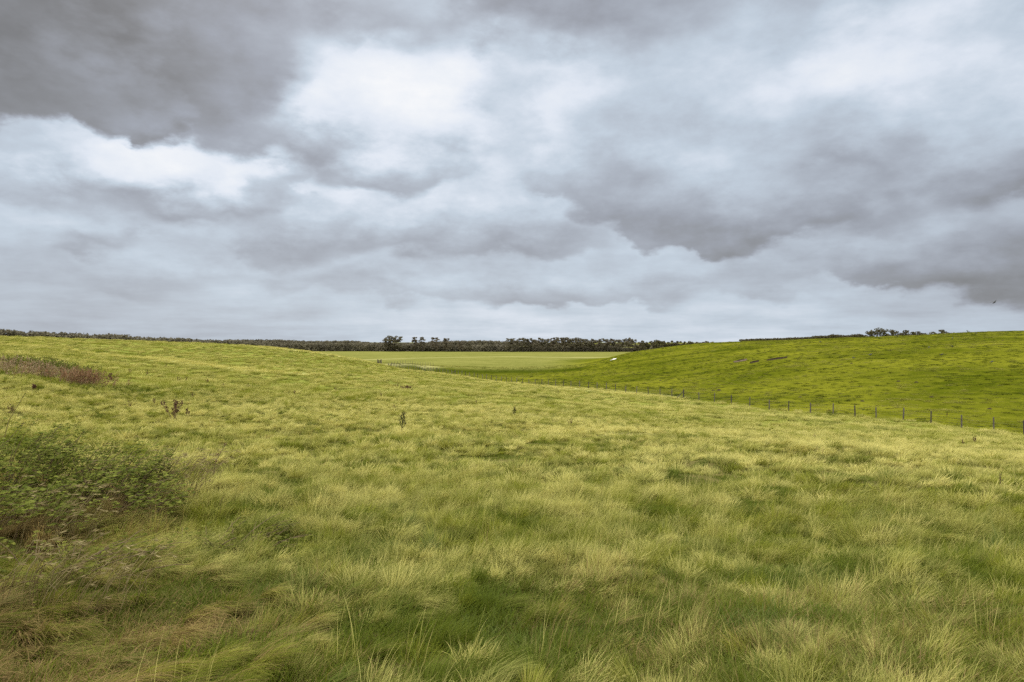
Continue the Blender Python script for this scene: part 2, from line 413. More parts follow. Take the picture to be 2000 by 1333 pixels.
# ------------------------------------------------------------------ grass
LIB = {}
def blades(n, base_r, Lr, wid, a0r, a1r, k_out, k_wind, k_rnd, square=False, seg=4, power=0.6):
    if square:
        bx = RNG.uniform(-base_r, base_r, n); by = RNG.uniform(-base_r, base_r, n)
    else:
        rr = base_r * RNG.uniform(0, 1, n) ** power; ph = RNG.uniform(0, 2 * pi, n)
        bx = rr * np.cos(ph); by = rr * np.sin(ph)
    dx = k_out * bx / base_r + k_wind + k_rnd * RNG.normal(size=n)
    dy = k_out * by / base_r + k_rnd * RNG.normal(size=n)
    dn = np.hypot(dx, dy) + 1e-6; dx /= dn; dy /= dn
    L = RNG.uniform(*Lr, n) * (0.75 + 0.5 * RNG.uniform(size=n))
    a0 = RNG.uniform(*a0r, n); a1 = RNG.uniform(*a1r, n)
    w = wid * (0.45 + 1.15 * RNG.uniform(size=n) ** 1.6)
    fr = RNG.uniform(0, 2 * pi, n)           # facing of the blade's flat side
    sx = -dy * 0.8 + 0.6 * np.cos(fr); sy = dx * 0.8 + 0.6 * np.sin(fr)
    sn = np.hypot(sx, sy) + 1e-6; sx /= sn; sy /= sn
    P = np.stack([bx, by, np.full(n, -0.03)], 1)
    rows = []; ts = []
    for k in range(seg + 1):
        s = k / seg
        ww = w * (1 - s ** 1.6) * 0.5
        if k < seg:
            rows.append(P + np.stack([sx * ww, sy * ww, 0 * ww], 1)); rows.append(P - np.stack([sx * ww, sy * ww, 0 * ww], 1)); ts += [s, s]
        else:
            rows.append(P.copy()); ts += [1.0]
        ang = a0 + (a1 - a0) * (s + 0.5 / seg)
        P = P + (L / seg)[:, None] * np.stack([dx * np.sin(ang), dy * np.sin(ang), np.cos(ang)], 1)
    V = np.stack(rows, 1).reshape(-1, 3); nv = 2 * seg + 1
    V[:, 2] = np.maximum(V[:, 2], -0.05 + 0.06 * np.tile(np.array(ts), n))
    b = (np.arange(n) * nv)[:, None]
    quads = []
    for k in range(seg - 1):
        quads.append(np.concatenate([b + 2*k, b + 2*k + 1, b + 2*k + 3, b + 2*k + 2], 1))
    q = np.concatenate(quads).tolist() + np.concatenate([b + 2*seg - 2, b + 2*seg - 1, b + 2*seg], 1).tolist()
    return V, q, np.tile(np.array(ts), n), np.repeat(RNG.uniform(size=n), nv)

def tuft_collection(key, mat, specs):
    c = bpy.data.collections.new(key)
    for i, kw in enumerate(specs):
        parts = kw if isinstance(kw, list) else [kw]
        V = []; Q = []; T = []; B = []; off = 0
        for p in parts:
            v, q, t, b = blades(**p)
            V.append(v); Q += [[a + off for a in f] for f in q]; T.append(t); B.append(b); off += len(v)
        me = bpy.data.meshes.new('grass_tuft'); me.from_pydata(np.vstack(V).tolist(), [], Q); me.materials.append(mat)
        for nm, arr in (('t', np.concatenate(T)), ('b', np.concatenate(B))):
            a = me.attributes.new(nm, 'FLOAT', 'POINT'); a.data.foreach_set('value', arr)
        me.polygons.foreach_set('use_smooth', [True] * len(me.polygons))
        o = bpy.data.objects.new('grass_tuft_%02d' % i, me); c.objects.link(o)
    LIB[key] = (c, len(specs))

R_ = radians
# near: fine blades; 0-5 tussocks, 6-9 fill, 10-11 flattened long grass, 12-13 thin straw stems
near = []
for k in range(6):
    if k < 3:       # a combed lock of blades
        near.append([dict(n=190, base_r=0.08 + 0.018 * k, Lr=(0.12, 0.26), wid=0.0060, a0r=(R_(2), R_(34)), a1r=(R_(40), R_(105)), k_out=0.55, k_wind=0.9, k_rnd=0.26),
                     dict(n=14, base_r=0.07, Lr=(0.27, 0.40), wid=0.0048, a0r=(R_(0), R_(20)), a1r=(R_(25), R_(75)), k_out=0.4, k_wind=1.0, k_rnd=0.2)])
    else:           # a fountain
        near.append([dict(n=270, base_r=0.15 + 0.01 * k, Lr=(0.12, 0.25), wid=0.0062, a0r=(R_(2), R_(34)), a1r=(R_(40), R_(115)), k_out=0.7, k_wind=0.5, k_rnd=0.35),
                     dict(n=20, base_r=0.10, Lr=(0.26, 0.40), wid=0.0048, a0r=(R_(0), R_(22)), a1r=(R_(20), R_(85)), k_out=0.6, k_wind=0.8, k_rnd=0.3)])
for k in range(4):
    near.append(dict(n=380, base_r=0.30, Lr=(0.06, 0.16), wid=0.0060, a0r=(R_(5), R_(35)), a1r=(R_(30), R_(105)), k_out=0.0, k_wind=0.45, k_rnd=0.7, square=True, seg=3))
for k in range(3):
    near.append(dict(n=300, base_r=0.10, Lr=(0.30, 0.58), wid=0.0060, a0r=(R_(20), R_(52)), a1r=(R_(88), R_(122)), k_out=0.30, k_wind=1.0, k_rnd=0.10))
for k in range(2):
    near.append(dict(n=9, base_r=0.18, Lr=(0.30, 0.5), wid=0.0036, a0r=(R_(0), R_(15)), a1r=(R_(12), R_(55)), k_out=0.3, k_wind=0.9, k_rnd=0.5))
tuft_collection('near_grass', MG, near)
mid = []
for k in range(6):
    mid.append([dict(n=110 if k < 3 else 150, base_r=0.08 + 0.015 * k, Lr=(0.14, 0.28), wid=0.013, a0r=(R_(2), R_(36)), a1r=(R_(40), R_(110)), k_out=0.6 if k < 3 else 1.0, k_wind=.9 if k < 3 else .35, k_rnd=0.14, seg=3)])
for k in range(4):
    mid.append(dict(n=280, base_r=0.45, Lr=(0.05, 0.13), wid=0.013, a0r=(R_(5), R_(35)), a1r=(R_(30), R_(100)), k_out=0.0, k_wind=0.5, k_rnd=0.7, square=True, seg=2))
tuft_collection('mid_grass', MG, mid)
far = []
for k in range(3):
    far.append(dict(n=150, base_r=0.42, Lr=(0.25, 0.48), wid=0.028, a0r=(R_(2), R_(28)), a1r=(R_(35), R_(100)), k_out=0.8, k_wind=0.7, k_rnd=0.4, seg=2))
for k in range(3):
    far.append(dict(n=200, base_r=0.95, Lr=(0.14, 0.28), wid=0.028, a0r=(R_(5), R_(35)), a1r=(R_(30), R_(95)), k_out=0.0, k_wind=0.7, k_rnd=0.6, square=True, seg=2))
tuft_collection('far_grass', MG, far)
hill = []
for k in range(3):
    hill.append(dict(n=110, base_r=0.5, Lr=(0.10, 0.26), wid=0.035, a0r=(R_(2), R_(30)), a1r=(R_(40), R_(100)), k_out=0.8, k_wind=0.5, k_rnd=0.4, seg=2))
for k in range(3):
    hill.append(dict(n=170, base_r=1.2, Lr=(0.05, 0.13), wid=0.035, a0r=(R_(5), R_(45)), a1r=(R_(40), R_(100)), k_out=0.0, k_wind=0.5, k_rnd=0.8, square=True, seg=2))
tuft_collection('hill_grass', MH, hill)

def gn_group(coll, name):
    g = bpy.data.node_groups.new(name, 'GeometryNodeTree')
    g.interface.new_socket('Geometry', in_out='INPUT', socket_type='NodeSocketGeometry')
    g.interface.new_socket('Geometry', in_out='OUTPUT', socket_type='NodeSocketGeometry')
    N = NT_(g)
    gi = N.n('NodeGroupInput'); go = N.n('NodeGroupOutput')
    ci = N.n('GeometryNodeCollectionInfo'); ci.inputs[0].default_value = coll
    ci.inputs['Separate Children'].default_value = True; ci.inputs['Reset Children'].default_value = True
    ip = N.n('GeometryNodeInstanceOnPoints'); ip.inputs['Pick Instance'].default_value = True
    def na(nm, dt):
        nd = N.n('GeometryNodeInputNamedAttribute'); nd.data_type = dt; nd.inputs[0].default_value = nm; return nd.outputs[0]
    N.link(gi.outputs[0], ip.inputs['Points']); N.link(ci.outputs[0], ip.inputs['Instance'])
    N.link(na('idx', 'INT'), ip.inputs['Instance Index'])
    N.link(na('rot', 'FLOAT_VECTOR'), ip.inputs['Rotation']); N.link(na('scl', 'FLOAT_VECTOR'), ip.inputs['Scale'])
    N.link(ip.outputs[0], go.inputs[0])
    return g

def grass_field(name, key, x, y, idx, rz, sc, tint, hue, dead, label, cat, tilt=None, dz=0.0):
    me = bpy.data.meshes.new(name)
    P = np.stack([x, y, Z(x, y) + dz], 1)
    me.from_pydata(P.tolist(), [], [])
    n = len(x)
    a = me.attributes.new('idx', 'INT', 'POINT'); a.data.foreach_set('value', idx.astype(np.int32))
    rot = np.zeros((n, 3)); rot[:, 2] = rz
    a = me.attributes.new('rot', 'FLOAT_VECTOR', 'POINT'); a.data.foreach_set('vector', rot.ravel())
    a = me.attributes.new('scl', 'FLOAT_VECTOR', 'POINT'); a.data.foreach_set('vector', sc.ravel())
    for nm, arr in (('tint', tint), ('hue', hue), ('dead', dead)):
        a = me.attributes.new(nm, 'FLOAT', 'POINT'); a.data.foreach_set('value', np.clip(arr, -.5, 1.5))
    o = bpy.data.objects.new(name, me); COL.objects.link(o)
    md = o.modifiers.new('scatter', 'NODES'); md.node_group = gn_group(LIB[key][0], name)
    tag(o, label, cat, kind='stuff')
    print(name, n)
    return o

def scatter(r0, r1, dens, half=48.0, seed=1, falloff=0.0):
    """points spread evenly over the sector in front, between two distances"""
    g = np.random.default_rng(seed)
    n = int(radians(2 * half) / 2 * (r1 * r1 - r0 * r0) * dens)
    r = np.sqrt(g.uniform(r0 * r0, r1 * r1, n)); th = np.radians(g.uniform(-half, half, n))
    return r * np.sin(th), r * np.cos(th), r, th, g

def wind(x, y):
    return (fbm(x / 5.0, y / 5.0, 31, 3) - 0.5) * 2.0 + (fbm(x / 1.0, y / 1.0, 37, 2) - 0.5) * 2.4

def rough_zone(x, y):
    """the rough, browner corner with brambles at the near left"""
    e = x + 0.70 * (y - 4) + 0.9          # 0 along a line leading away to the left
    edge = 1.6 * (fbm(x / 1.6, y / 1.6, 41, 3) - 0.5)
    return smooth(edge + 0.7, edge - 0.9, e) * smooth(14, 10.5, y)

def gap(x, y):
    """1 in the hollows where no tussock stands"""
    return smooth(0.44, 0.36, 0.62 * fbm(x / 0.95, y / 0.95, 85, 2) + 0.38 * fbm(x / 0.4, y / 0.4, 88, 2))

def tints(x, y):
    pa, lu = zones(x, y)
    r = np.hypot(x, y)
    big = fbm(x / 9, y / 9, 51, 3); m_ = fbm(x / 2.2, y / 2.2, 55, 3); s_ = fbm(x / 0.7, y / 0.7, 59, 2)
    rz_ = rough_zone(x, y)
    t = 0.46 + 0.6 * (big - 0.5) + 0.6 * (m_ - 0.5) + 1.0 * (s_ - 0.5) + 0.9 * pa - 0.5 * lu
    t = t + 0.22 * smooth(8, 40, r) - 0.10 * smooth(9, 4, r) - 0.32 * rz_
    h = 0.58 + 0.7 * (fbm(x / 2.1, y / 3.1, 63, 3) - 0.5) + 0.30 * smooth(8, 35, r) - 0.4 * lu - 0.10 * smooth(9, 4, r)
    br = smooth(0.50, 0.72, fbm(x / 2.6, y / 2.6, 71, 3))
    gp = gap(x, y)
    nr_ = smooth(12, 6, r)
    t = t - (0.34 - 0.06 * nr_) * gp - 0.06 - 0.08 * nr_; h = h - 0.18 * gp
    dead = 0.07 + 0.26 * br * smooth(14, 5, r) + rz_ * (0.18 + 0.60 * smooth(0.42, 0.66, fbm(x / 0.8, y / 0.8, 73, 3)))
    return t, h, dead, rz_

# near field
def tuss_points(cell, r0, r1, half, seed):
    """one tussock about every cell, jittered"""
    g = np.random.default_rng(seed)
    k = int(r1 / cell) + 1
    ix, iy = np.meshgrid(np.arange(-k, k + 1), np.arange(0, k + 1), indexing='ij'); ix = ix.ravel(); iy = iy.ravel()
    x = (ix + 0.5 * (iy % 2) + g.uniform(-.42, .42, len(ix))) * cell; y = (iy + g.uniform(-.42, .42, len(ix))) * cell
    r = np.hypot(x, y); th = np.arctan2(x, y); kp = (r > r0) & (r < r1) & (np.abs(th) < radians(half))
    return x[kp], y[kp], r[kp], th[kp], g

x, y, r, th, g = scatter(1.6, 15.5, 22.0, 50, 101)
keep = g.uniform(size=len(x)) < smooth(15.5, 11.5, r); x, y, r = x[keep], y[keep], r[keep]
t, h, dd, rz_ = tints(x, y); n = len(x)
idx = g.integers(6, 10, n); s = g.uniform(0.7, 1.15, n)
rot = wind(x, y) + g.normal(0, 0.5, n)
grass_field('meadow_fill', 'near_grass', x, y, idx, rot, np.stack([s, s, s * g.uniform(.6, 1.1, n)], 1), t - 0.28, h - 0.16 + g.normal(0, .16, n), dd * .8, 'short green meadow grass in the hollows between the tussocks in front', 'grass')
def tussocks(cell, r0, r1, fa, seed, name, key, label, base, fl=True, grow=1.0):
    x, y, r, th, g = tuss_points(cell, r0, r1, 50, seed)
    keep = (g.uniform(size=len(x)) < fa(r)) & (g.uniform(size=len(x)) < 0.96 - gap(x, y) * (0.55 + 0.33 * smooth(9, 14, r))) & (r < fence_r(th))
    x, y, r = x[keep], y[keep], r[keep]
    t, h, dd, rz_ = tints(x, y); n = len(x)
    idx = g.integers(0, base, n)
    big = g.uniform(size=n) ** 2.2
    s = (0.72 + (0.42 + 0.2 * smooth(6, 12, r)) * big) * grow * (1 - 0.22 * smooth(11, 4, r))
    own = g.normal(0, 1, n)
    if fl:
        flat = g.uniform(size=n) < 0.01 + 0.55 * rz_ + 0.14 * smooth(7.5, 4.5, r) * smooth(1.5, -1.0, x); idx = np.where(flat, g.integers(10, 13, n), idx); s = np.where(flat, s * .85, s)
    fl_ = flat.astype(float) if fl else 0.0
    rot = wind(x, y) + g.normal(0, 0.95, n) * (1 - .5 * fl_) * (1 - .6 * rz_)
    grass_field(name, key, x, y, idx, rot, np.stack([s, s, s * (0.58 + 0.85 * g.uniform(size=n) ** 1.6)], 1), t + 0.15 + 0.34 * own * (1 - .5 * fl_) * (1 - .6 * rz_), h + 0.05 + g.normal(0, .28, n), dd + .06 * g.normal(0, 1, n), label, 'grass')
tussocks(0.175, 1.6, 15.5, lambda r: smooth(15.5, 11.5, r), 102, 'meadow_tussocks', 'near_grass', 'wind blown grass tussocks with straw tips in the foreground meadow', 6)
x, y, r, th, g = scatter(2.0, 30, 1.5, 48, 103)
t, h, dd, rz_ = tints(x, y); n = len(x)
s = g.uniform(0.6, 1.1, n)
grass_field('straw_stems', 'near_grass', x, y, g.integers(13, 15, n), wind(x, y) + g.normal(0, 0.4, n), np.stack([s, s, s], 1), np.full(n, 1.2), h * 0 + 1, dd * 0 + 0.9 * g.uniform(size=n), 'thin dry straw stems standing above the meadow grass', 'grass')
# middle
x, y, r, th, g = scatter(11.0, 62, 5.5, 47, 104)
keep = (g.uniform(size=len(x)) < smooth(11, 15, r) * smooth(62, 48, r)) & (r < fence_r(th)); x, y, r = x[keep], y[keep], r[keep]
t, h, dd, rz_ = tints(x, y); n = len(x)
idx = g.integers(6, 10, n)
s = g.uniform(0.7, 1.1, n)
grass_field('meadow_middle', 'mid_grass', x, y, idx, wind(x, y) + g.normal(0, 0.5, n), np.stack([s, s, s * g.uniform(0.6, 1.0, n)], 1), t - 0.24, h - 0.12 + g.normal(0, .16, n), dd, 'pale tufted meadow grass on the slope down to the fence', 'grass')
tussocks(0.33, 11.0, 62, lambda r: smooth(11, 15, r) * smooth(62, 48, r), 107, 'meadow_middle_tussocks', 'mid_grass', 'pale domed grass tussocks over the middle of the meadow', 6, False, 1.15)
# far meadow
x, y, r, th, g = scatter(42, 235, 0.85, 44, 105)
keep = (g.uniform(size=len(x)) < smooth(46, 60, r) * (1 - 0.5 * smooth(90, 200, r))) & (r < fence_r(th) * 1.004 + np.where(th < -0.2, 6, 0)); x, y, r = x[keep], y[keep], r[keep]
t, h, dd, rz_ = tints(x, y); n = len(x)
tus = g.uniform(size=n) < 0.55 - 0.5 * gap(x / 1.8, y / 1.8)
idx = np.where(tus, g.integers(0, 3, n), g.integers(3, 6, n))
s = g.uniform(0.8, 1.3, n)
grass_field('meadow_far', 'far_grass', x, y, idx, wind(x, y) + g.normal(0, 0.3, n), np.stack([s, s, s * g.uniform(0.6, 1.15, n)], 1), t + 0.34 * tus - .16 - .3 * gap(x / 1.8, y / 1.8) + g.normal(0, .18, n), h + g.normal(0, .2, n), dd, 'pale meadow grass covering the far slope and the left rise', 'grass')
# hillside and valley pasture
x, y, r, th, g = scatter(55, 310, 0.62, 44, 106)
keep = (r > fence_r(th) * 1.006) & (th > -0.21) & (g.uniform(size=len(x)) < 1 - 0.45 * smooth(140, 280, r)); x, y, r, th = x[keep], y[keep], r[keep], th[keep]
pa, lu = zones(x, y); n = len(x)
tus = g.uniform(size=n) < 0.42
idx = np.where(tus, g.integers(0, 3, n), g.integers(3, 6, n))
s = g.uniform(0.6, 1.3, n)
mm = fbm(x / 14, y / 5, 91, 4); ss = fbm(x / 3, y / 1.5, 93, 2)
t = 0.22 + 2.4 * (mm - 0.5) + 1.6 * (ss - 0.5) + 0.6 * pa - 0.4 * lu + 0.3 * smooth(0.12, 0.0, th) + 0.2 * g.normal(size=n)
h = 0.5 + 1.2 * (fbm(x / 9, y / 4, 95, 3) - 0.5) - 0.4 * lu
grass_field('hill_pasture', 'hill_grass', x, y, idx, g.uniform(0, 6.28, n), np.stack([s, s, s * g.uniform(0.6, 1.2, n)], 1), t, h, np.full(n, 0.05), 'short grazed olive green turf on the hillside beyond the fence', 'grass')

# ------------------------------------------------------------------ fence
def post_mb(hgt, rad, lean):
    m = MB(); 
    m.tube([(0, 0, -0.3), (lean[0] * 0.5, lean[1] * 0.5, hgt * 0.5), (lean[0], lean[1], hgt * 0.97), (lean[0], lean[1], hgt)], [rad * 1.05, rad, rad * 0.96, rad * 0.7], 8)
    return m
post_px = [2062, 2000.5, 1941, 1878, 1818, 1764, 1711, 1670, 1627, 1583, 1540, 1502, 1464, 1428, 1395, 1365, 1312, 1289, 1266, 1243, 1222, 1202, 1184, 1166, 1149, 1132,
           1115, 1100, 1085, 1071, 1058, 1045, 1033, 1020, 1009, 999, 989, 979, 969, 960, 950, 942, 933, 926, 917, 909, 902, 895, 882, 875, 869, 865, 859, 853, 847, 842,
           836, 830, 825, 819, 815, 811, 807, 803, 798, 793, 789, 785, 780, 774, 769, 764]
post_px = sorted(set(post_px + [1335, 889, 745]), reverse=True)
fx, fy, fz = pos(1500, fence_d(1500))
fence = empty('wire_fence', (fx, fy, fz), 0, 'long post and wire fence running along the valley between meadow and hillside', 'fence')
protos = []
for k in range(6):
    o = post_mb(1.28 + 0.05 * (k % 3), 0.064 + 0.008 * (k % 2), (U(-.06, .06), U(-.05, .05))).build('post', M_WOOD_DARK if k % 3 == 1 else M_WOOD, fence)
    protos.append(o)
tops = []
used = [False] * 6
for i, px in enumerate(post_px):
    d = fence_d(px); x0, y0, z0 = pos(px, d)
    tops.append((x0, y0, z0))
    if px in (1335, 889):
        m = post_mb(1.5, 0.095, (0, 0))
        m.tube([(-1.25, 0.15, -0.1), (-0.05, 0.0, 1.15)], [0.06, 0.055], 8)
        o = m.build('post', M_WOOD_DARK, fence); o['label'] = 'thick dark straining post with a slanting brace'
    else:
        k = i % 6
        if not used[k]: o = protos[k]; used[k] = True
        else: o = protos[k].copy(); COL.objects.link(o); o.parent = fence
    o.location = (x0 - fx, y0 - fy, z0 - fz)
    o.rotation_euler = (U(-.03, .03), U(-.04, .04), U(0, 3) if px not in (1335, 889) else 0.0)
wm = MB()
for hh in (0.35, 0.62, 0.9, 1.15):
    pts = []
    for a, b in zip(tops[:-1], tops[1:]):
        a = np.array(a); b = np.array(b)
        for t_ in (0, .5): 
            p = a + (b - a) * t_; p[2] += hh - 0.05 * t_; pts.append(p - np.array([fx, fy, fz]))
    wm.tube(pts, [0.004] * len(pts), 3)
wm.build('wire', M_WIRE, fence)

# line of posts climbing along the pale track beyond the gateway
d2 = lambda px: float(np.interp(px, [738, 766, 800, 850, 900], [220, 237, 250, 275, 290]))
fx, fy, fz = pos(800, d2(800))
fence2 = empty('wire_fence', (fx, fy, fz), 0, 'distant line of thin posts along the pale track beyond the gateway', 'fence')
p0 = post_mb(1.35, 0.05, (0.02, 0)).build('post', M_WOOD, fence2)
for i, px in enumerate([766, 771, 777, 782, 787, 792, 797, 801, 806, 811, 816, 821, 826, 831, 836, 841, 846]):
    o = p0 if i == 0 else p0.copy()
    if i: COL.objects.link(o); o.parent = fence2
    x0, y0, z0 = pos(px, d2(px)); o.location = (x0 - fx, y0 - fy, z0 - fz)
    o.rotation_euler = (U(-.03, .03), U(-.04, .04), U(0, 3))
# gateway: two stout posts and a small gate
gx, gy, gz = pos(738, 199.5)
gate = empty('field_gate', (gx, gy, gz), 0.35, 'small dark wooden gate at the far end of the fence below the pale crest', 'gate')
for s_ in (0, 1):
    m = post_mb(1.4, 0.15, (0, 0)); o = m.build('post', M_WOOD_DARK, gate); o.location = (s_ * 0.95, 0, 0)
m = MB()
for k in range(5): m.box((.475, 0, 0.25 + 0.2 * k), (0.36, 0.03, 0.045))
for xx in (0.17, .78): m.box((xx, -0.06, 0.66), (0.04, 0.025, 0.5))
m.tube([(0.2, -0.1, 0.25), (.76, -0.1, 1.05)], [0.05, 0.05], 4)
m.build('gate_panel', M_WOOD_DARK, gate)
x0, y0, z0 = pos(759, 219)
st = empty('stile', (x0, y0, z0), 0.2, 'dark stile of two short posts with a step beside the distant gate', 'stile')
for s_ in (0, 1):
    o = post_mb(1.45 - 0.2 * s_, 0.14, (0, 0)).build('post', M_WOOD_DARK, st); o.location = (s_ * 0.7, 0, 0)
m = MB(); m.box((0.35, -0.3, 0.45), (0.4, 0.14, 0.05)); m.box((0.35, 0, 0.95), (0.2, 0.03, 0.07)); m.build('step', M_WOOD_DARK, st)

# ------------------------------------------------------------------ trees
def leafball(m, c, rad, n, size, flat=1.0, shade=None):
    c = np.array(c, float)
    for _ in range(n):
        v = runit(); rr = RNG.uniform(0.35, 1.0) ** 0.5
        p = c + v * np.array(rad) * rr
        u = runit(); w = np.cross(u, runit()); w /= np.linalg.norm(w) + 1e-9
        s = size * U(0.6, 1.3)
        m.quad(p, u * s, w * s * U(0.6, 1) * flat, U(0, 1) if shade is None else shade + U(-.2, .2))

def pine(seed, h, dens=1.0, wide=1.0, lean=0.05, low=0.35):
    tr = MB(); cr = MB()
    top = np.array([lean * h, 0, h])
    mid_ = np.array([lean * h * 0.35 + U(-.2, .2), U(-.2, .2), h * 0.55])
    tr.tube([(0, 0, -0.5), (0.05, 0, h * 0.2), mid_, top * 0.95], [h * .018, h * .015, h * .011, h * .004], 6)
    nt = int(9 * dens)
    for k in range(nt):
        f = low + (0.98 - low) * (k + U(0, .7)) / nt
        spread = wide * h * (0.10 + 0.10 * sin(pi * min(1, (f - low) / (1 - low) * 0.75 + 0.2))) * U(0.7, 1.25)
        for q in range(2 + int(RNG.integers(0, 2))):
            an = U(0, 2 * pi); base = mid_ * 0 + np.array([lean * h * f * f, 0, h * f])
            e = base + np.array([cos(an) * spread + 0.25 * spread, sin(an) * spread, U(-.02, .05) * h])
            tr.tube([base, (base + e) / 2 + np.array([0, 0, 0.1]), e], [h * .006, h * .004, h * .002], 4)
            leafball(cr, e, (spread * 0.6, spread * 0.6, h * 0.04), int(26 * dens), h * 0.028, 0.9)
    return tr, cr

def broad(seed, h, w, n=9, bare=0.22, ragged=1.0, leafn=60):
    tr = MB(); cr = MB()
    tr.tube([(0, 0, -0.5), (U(-.2, .2), U(-.2, .2), h * bare), (U(-.4, .4), U(-.3, .3), h * 0.6)], [h * .035, h * .026, h * .012], 7)
    for k in range(n):
        an = 2 * pi * k / n + U(-.5, .5); rr = w * U(0.1, 0.75) * 0.5
        c = np.array([cos(an) * rr * 1.15, sin(an) * rr, h * U(bare + 0.2, 0.86)])
        sz = w * U(0.17, 0.30) 
        tr.tube([(0, 0, h * bare), (c + np.array([0, 0, h * bare])) / 2, c], [h * .014, h * .009, h * .004], 5)
        leafball(cr, c, (sz, sz, sz * 0.72 * ragged), leafn, h * 0.036)
    return tr, cr

def tree(name, label, group, mbs, matc, loc, rz):
    t = empty(name, loc, rz, label, 'tree', group)
    mbs[0].build('trunk', M_BARK, t); mbs[1].build('crown', matc, t)
    return t

# far treeline on the level field
TD = 790
pines = []
prow = 'pines in the long row across the far field'
plabel = 'tall thin dark pine with flat windblown top in the long row across the far field'
row = sorted([1000, 1006, 1013, 1020, 1027, 1033, 1040, 1046, 1053, 1060, 1066, 1072, 1078, 1085, 1091, 1097, 1103, 1109, 1115, 1121, 1127, 1133, 1139, 1145, 1151, 1157, 1163, 1169, 1175, 1181, 1187, 1193, 1199, 1206, 1213, 1219, 1226, 1231, 1235])
for i, px in enumerate(row):
    hgt = 15.2 + U(-1.7, 1.2)
    d = TD + U(-6, 12); px = px + U(-1.2, 1.2); loc = pos(px, d)
    if i < 8:
        o = tree('pine_tree', plabel, prow, pine(i, 15, 1.0, U(0.75, 1.15), U(-.02, .07), U(0.3, 0.5)), M_PINE, loc, U(-.6, .6)); pines.append(o); s_ = hgt / 15
        o.scale = (s_, s_, s_)
    else:
        copy_thing(pines[int(RNG.integers(0, 8))], loc, U(-.7, .7), hgt / 15 * U(.97, 1.03))
# the taller group to the left of the row
special = [(764, 18.5, 'broadest pine of the left clump, its crown rising highest above the far wood', 1.6), (778, 17.8, 'tall pine just right of the highest crown in the left clump', 1.35), (755, 15.5, 'lower pine on the left flank of the left clump', 1.3),
           (810, 16.5, 'slender pine with a small tufted top standing alone above the wood', 0.7), (825, 16.6, 'dark narrow pine with a rounded top, second after the slender pine', 0.95),
           (851, 16.4, 'dark wide-based pine midway along the wood edge, third after the slender pine', 1.2), (873, 15.8, 'rightmost dark pine before the lower stretch of wood', 1.3), (901, 12.5, 'short pine in the low stretch of wood, the left of two', 1.1), (915, 12.2, 'short pine in the low stretch of wood, the right of two', 1.1), (996, 15.2, 'thick dark pine at the left end of the long row', 1.3)]
for i, (px, hh, lab, wd) in enumerate(special):
    tree('pine_tree', lab, 'pines standing above the far wood edge', pine(50 + i, hh, 1.35, wd, U(-.01, .03), 0.22), M_PINE, pos(px, TD - 8 + U(-3, 3)), U(0, 6))
# rounder trees towards the hill
rt = 'round headed trees between the pine row and the hillside'
rlab = 'round headed dark green tree in the line running behind the hillside'
rprot = []
for i, px in enumerate([1244, 1252, 1258, 1266, 1276, 1285, 1292, 1300, 1310, 1318, 1325, 1334, 1343, 1351, 1359, 1367, 1375, 1383, 1391]):
    hgt = float(np.interp(px, [1240, 1258, 1290, 1340, 1395], [10, 14.0, 14.4, 13.6, 11.8])) + U(-.8, .8)
    loc = pos(px, 760 + U(-20, 10)); 
    loc = (loc[0], loc[1], loc[2])
    if i < 5:
        o = tree('round_tree', rlab, rt, broad(i, 13, U(7, 9.5), 8, 0.15, 1.0, 50), M_BROAD, loc, U(0, 6)); o.scale = (hgt / 13,) * 3; rprot.append(o)
    else: copy_thing(rprot[int(RNG.integers(0, 5))], loc, U(0, 6), hgt / 13)

def wood(name, label, spans, d_, dd, hgt, leafn=40, step=4.5, mat=M_FARWOOD, wmul=1.0, low=False):
    """a wood far off, one mass of crowns and trunks"""
    m = MB()
    for (px, top) in spans: pass
    xs = [s[0] for s in spans]; ys = [s[1] for s in spans]
    px = xs[0]
    while px < xs[-1]:
        for row_ in range(2):
            d = (d_(px) if callable(d_) else d_) + row_ * dd + U(-dd * .3, dd * .3)
            p = pos(px + U(-2, 2), d)
            ztop = EYE + (HOR - np.interp(px, xs, ys)) / F * d + U(-1.3, 0.7) * hgt * 0.10 * (1 if not low else .5)
            h = max(1.2, ztop - p[2])
            w = hgt * U(0.36, 0.6) * wmul
            m.tube([(p[0], p[1], p[2] - .3), (p[0], p[1], p[2] + h * .6)], [h * .03, h * .012], 5)
            for q in range(4):
                c = (p[0] + U(-.5, .5) * w, p[1] + U(-.5, .5) * w, p[2] + h * (0.78 if q == 0 else (0.10 if q == 3 else U(0.25, 0.68))))
                sz = w * U(.5, .8) * (0.75 if q == 0 else 1)
                leafball(m, c, (sz, sz, min(sz * .8, h * .23 if q == 0 else h * .3)), leafn, hgt * 0.055)
        px += step * U(0.7, 1.2)
    o = m.build(name, mat); tag(o, label, 'wood', kind='stuff')
    return o
wood('wood', 'long dark wood along the skyline behind the left rise',
     [(-520, 636), (-160, 640), (0, 643), (20, 643), (45, 648), (95, 647), (150, 651), (200, 654), (240, 652), (255, 658), (300, 660), (345, 660), (400, 664), (470, 665), (520, 668)], lambda px: np.interp(px, [-520, -160, 520], [430, 470, 720]), 14, 11, 34, 4.2)
wood('wood', 'low grey green wood edge on the level field left of the pines', [(470, 669), (560, 670), (640, 671), (700, 671), (750, 672)], 800, 14, 11, 34, 4.0)
wood('wood', 'low wood filling the field edge beneath the tall pines', [(742, 672), (790, 673.5), (850, 673.5), (880, 673), (910, 676), (960, 673), (1003, 675)], 800, 12, 11, 34, 3.6)
wood('wood', 'dark undergrowth along the foot of the pine row', [(1000, 676.5), (1060, 676), (1130, 676.5), (1200, 677), (1240, 681), (1290, 679), (1400, 674)], 806, 10, 8, 30, 2.6, M_FARWOOD, 1.25)
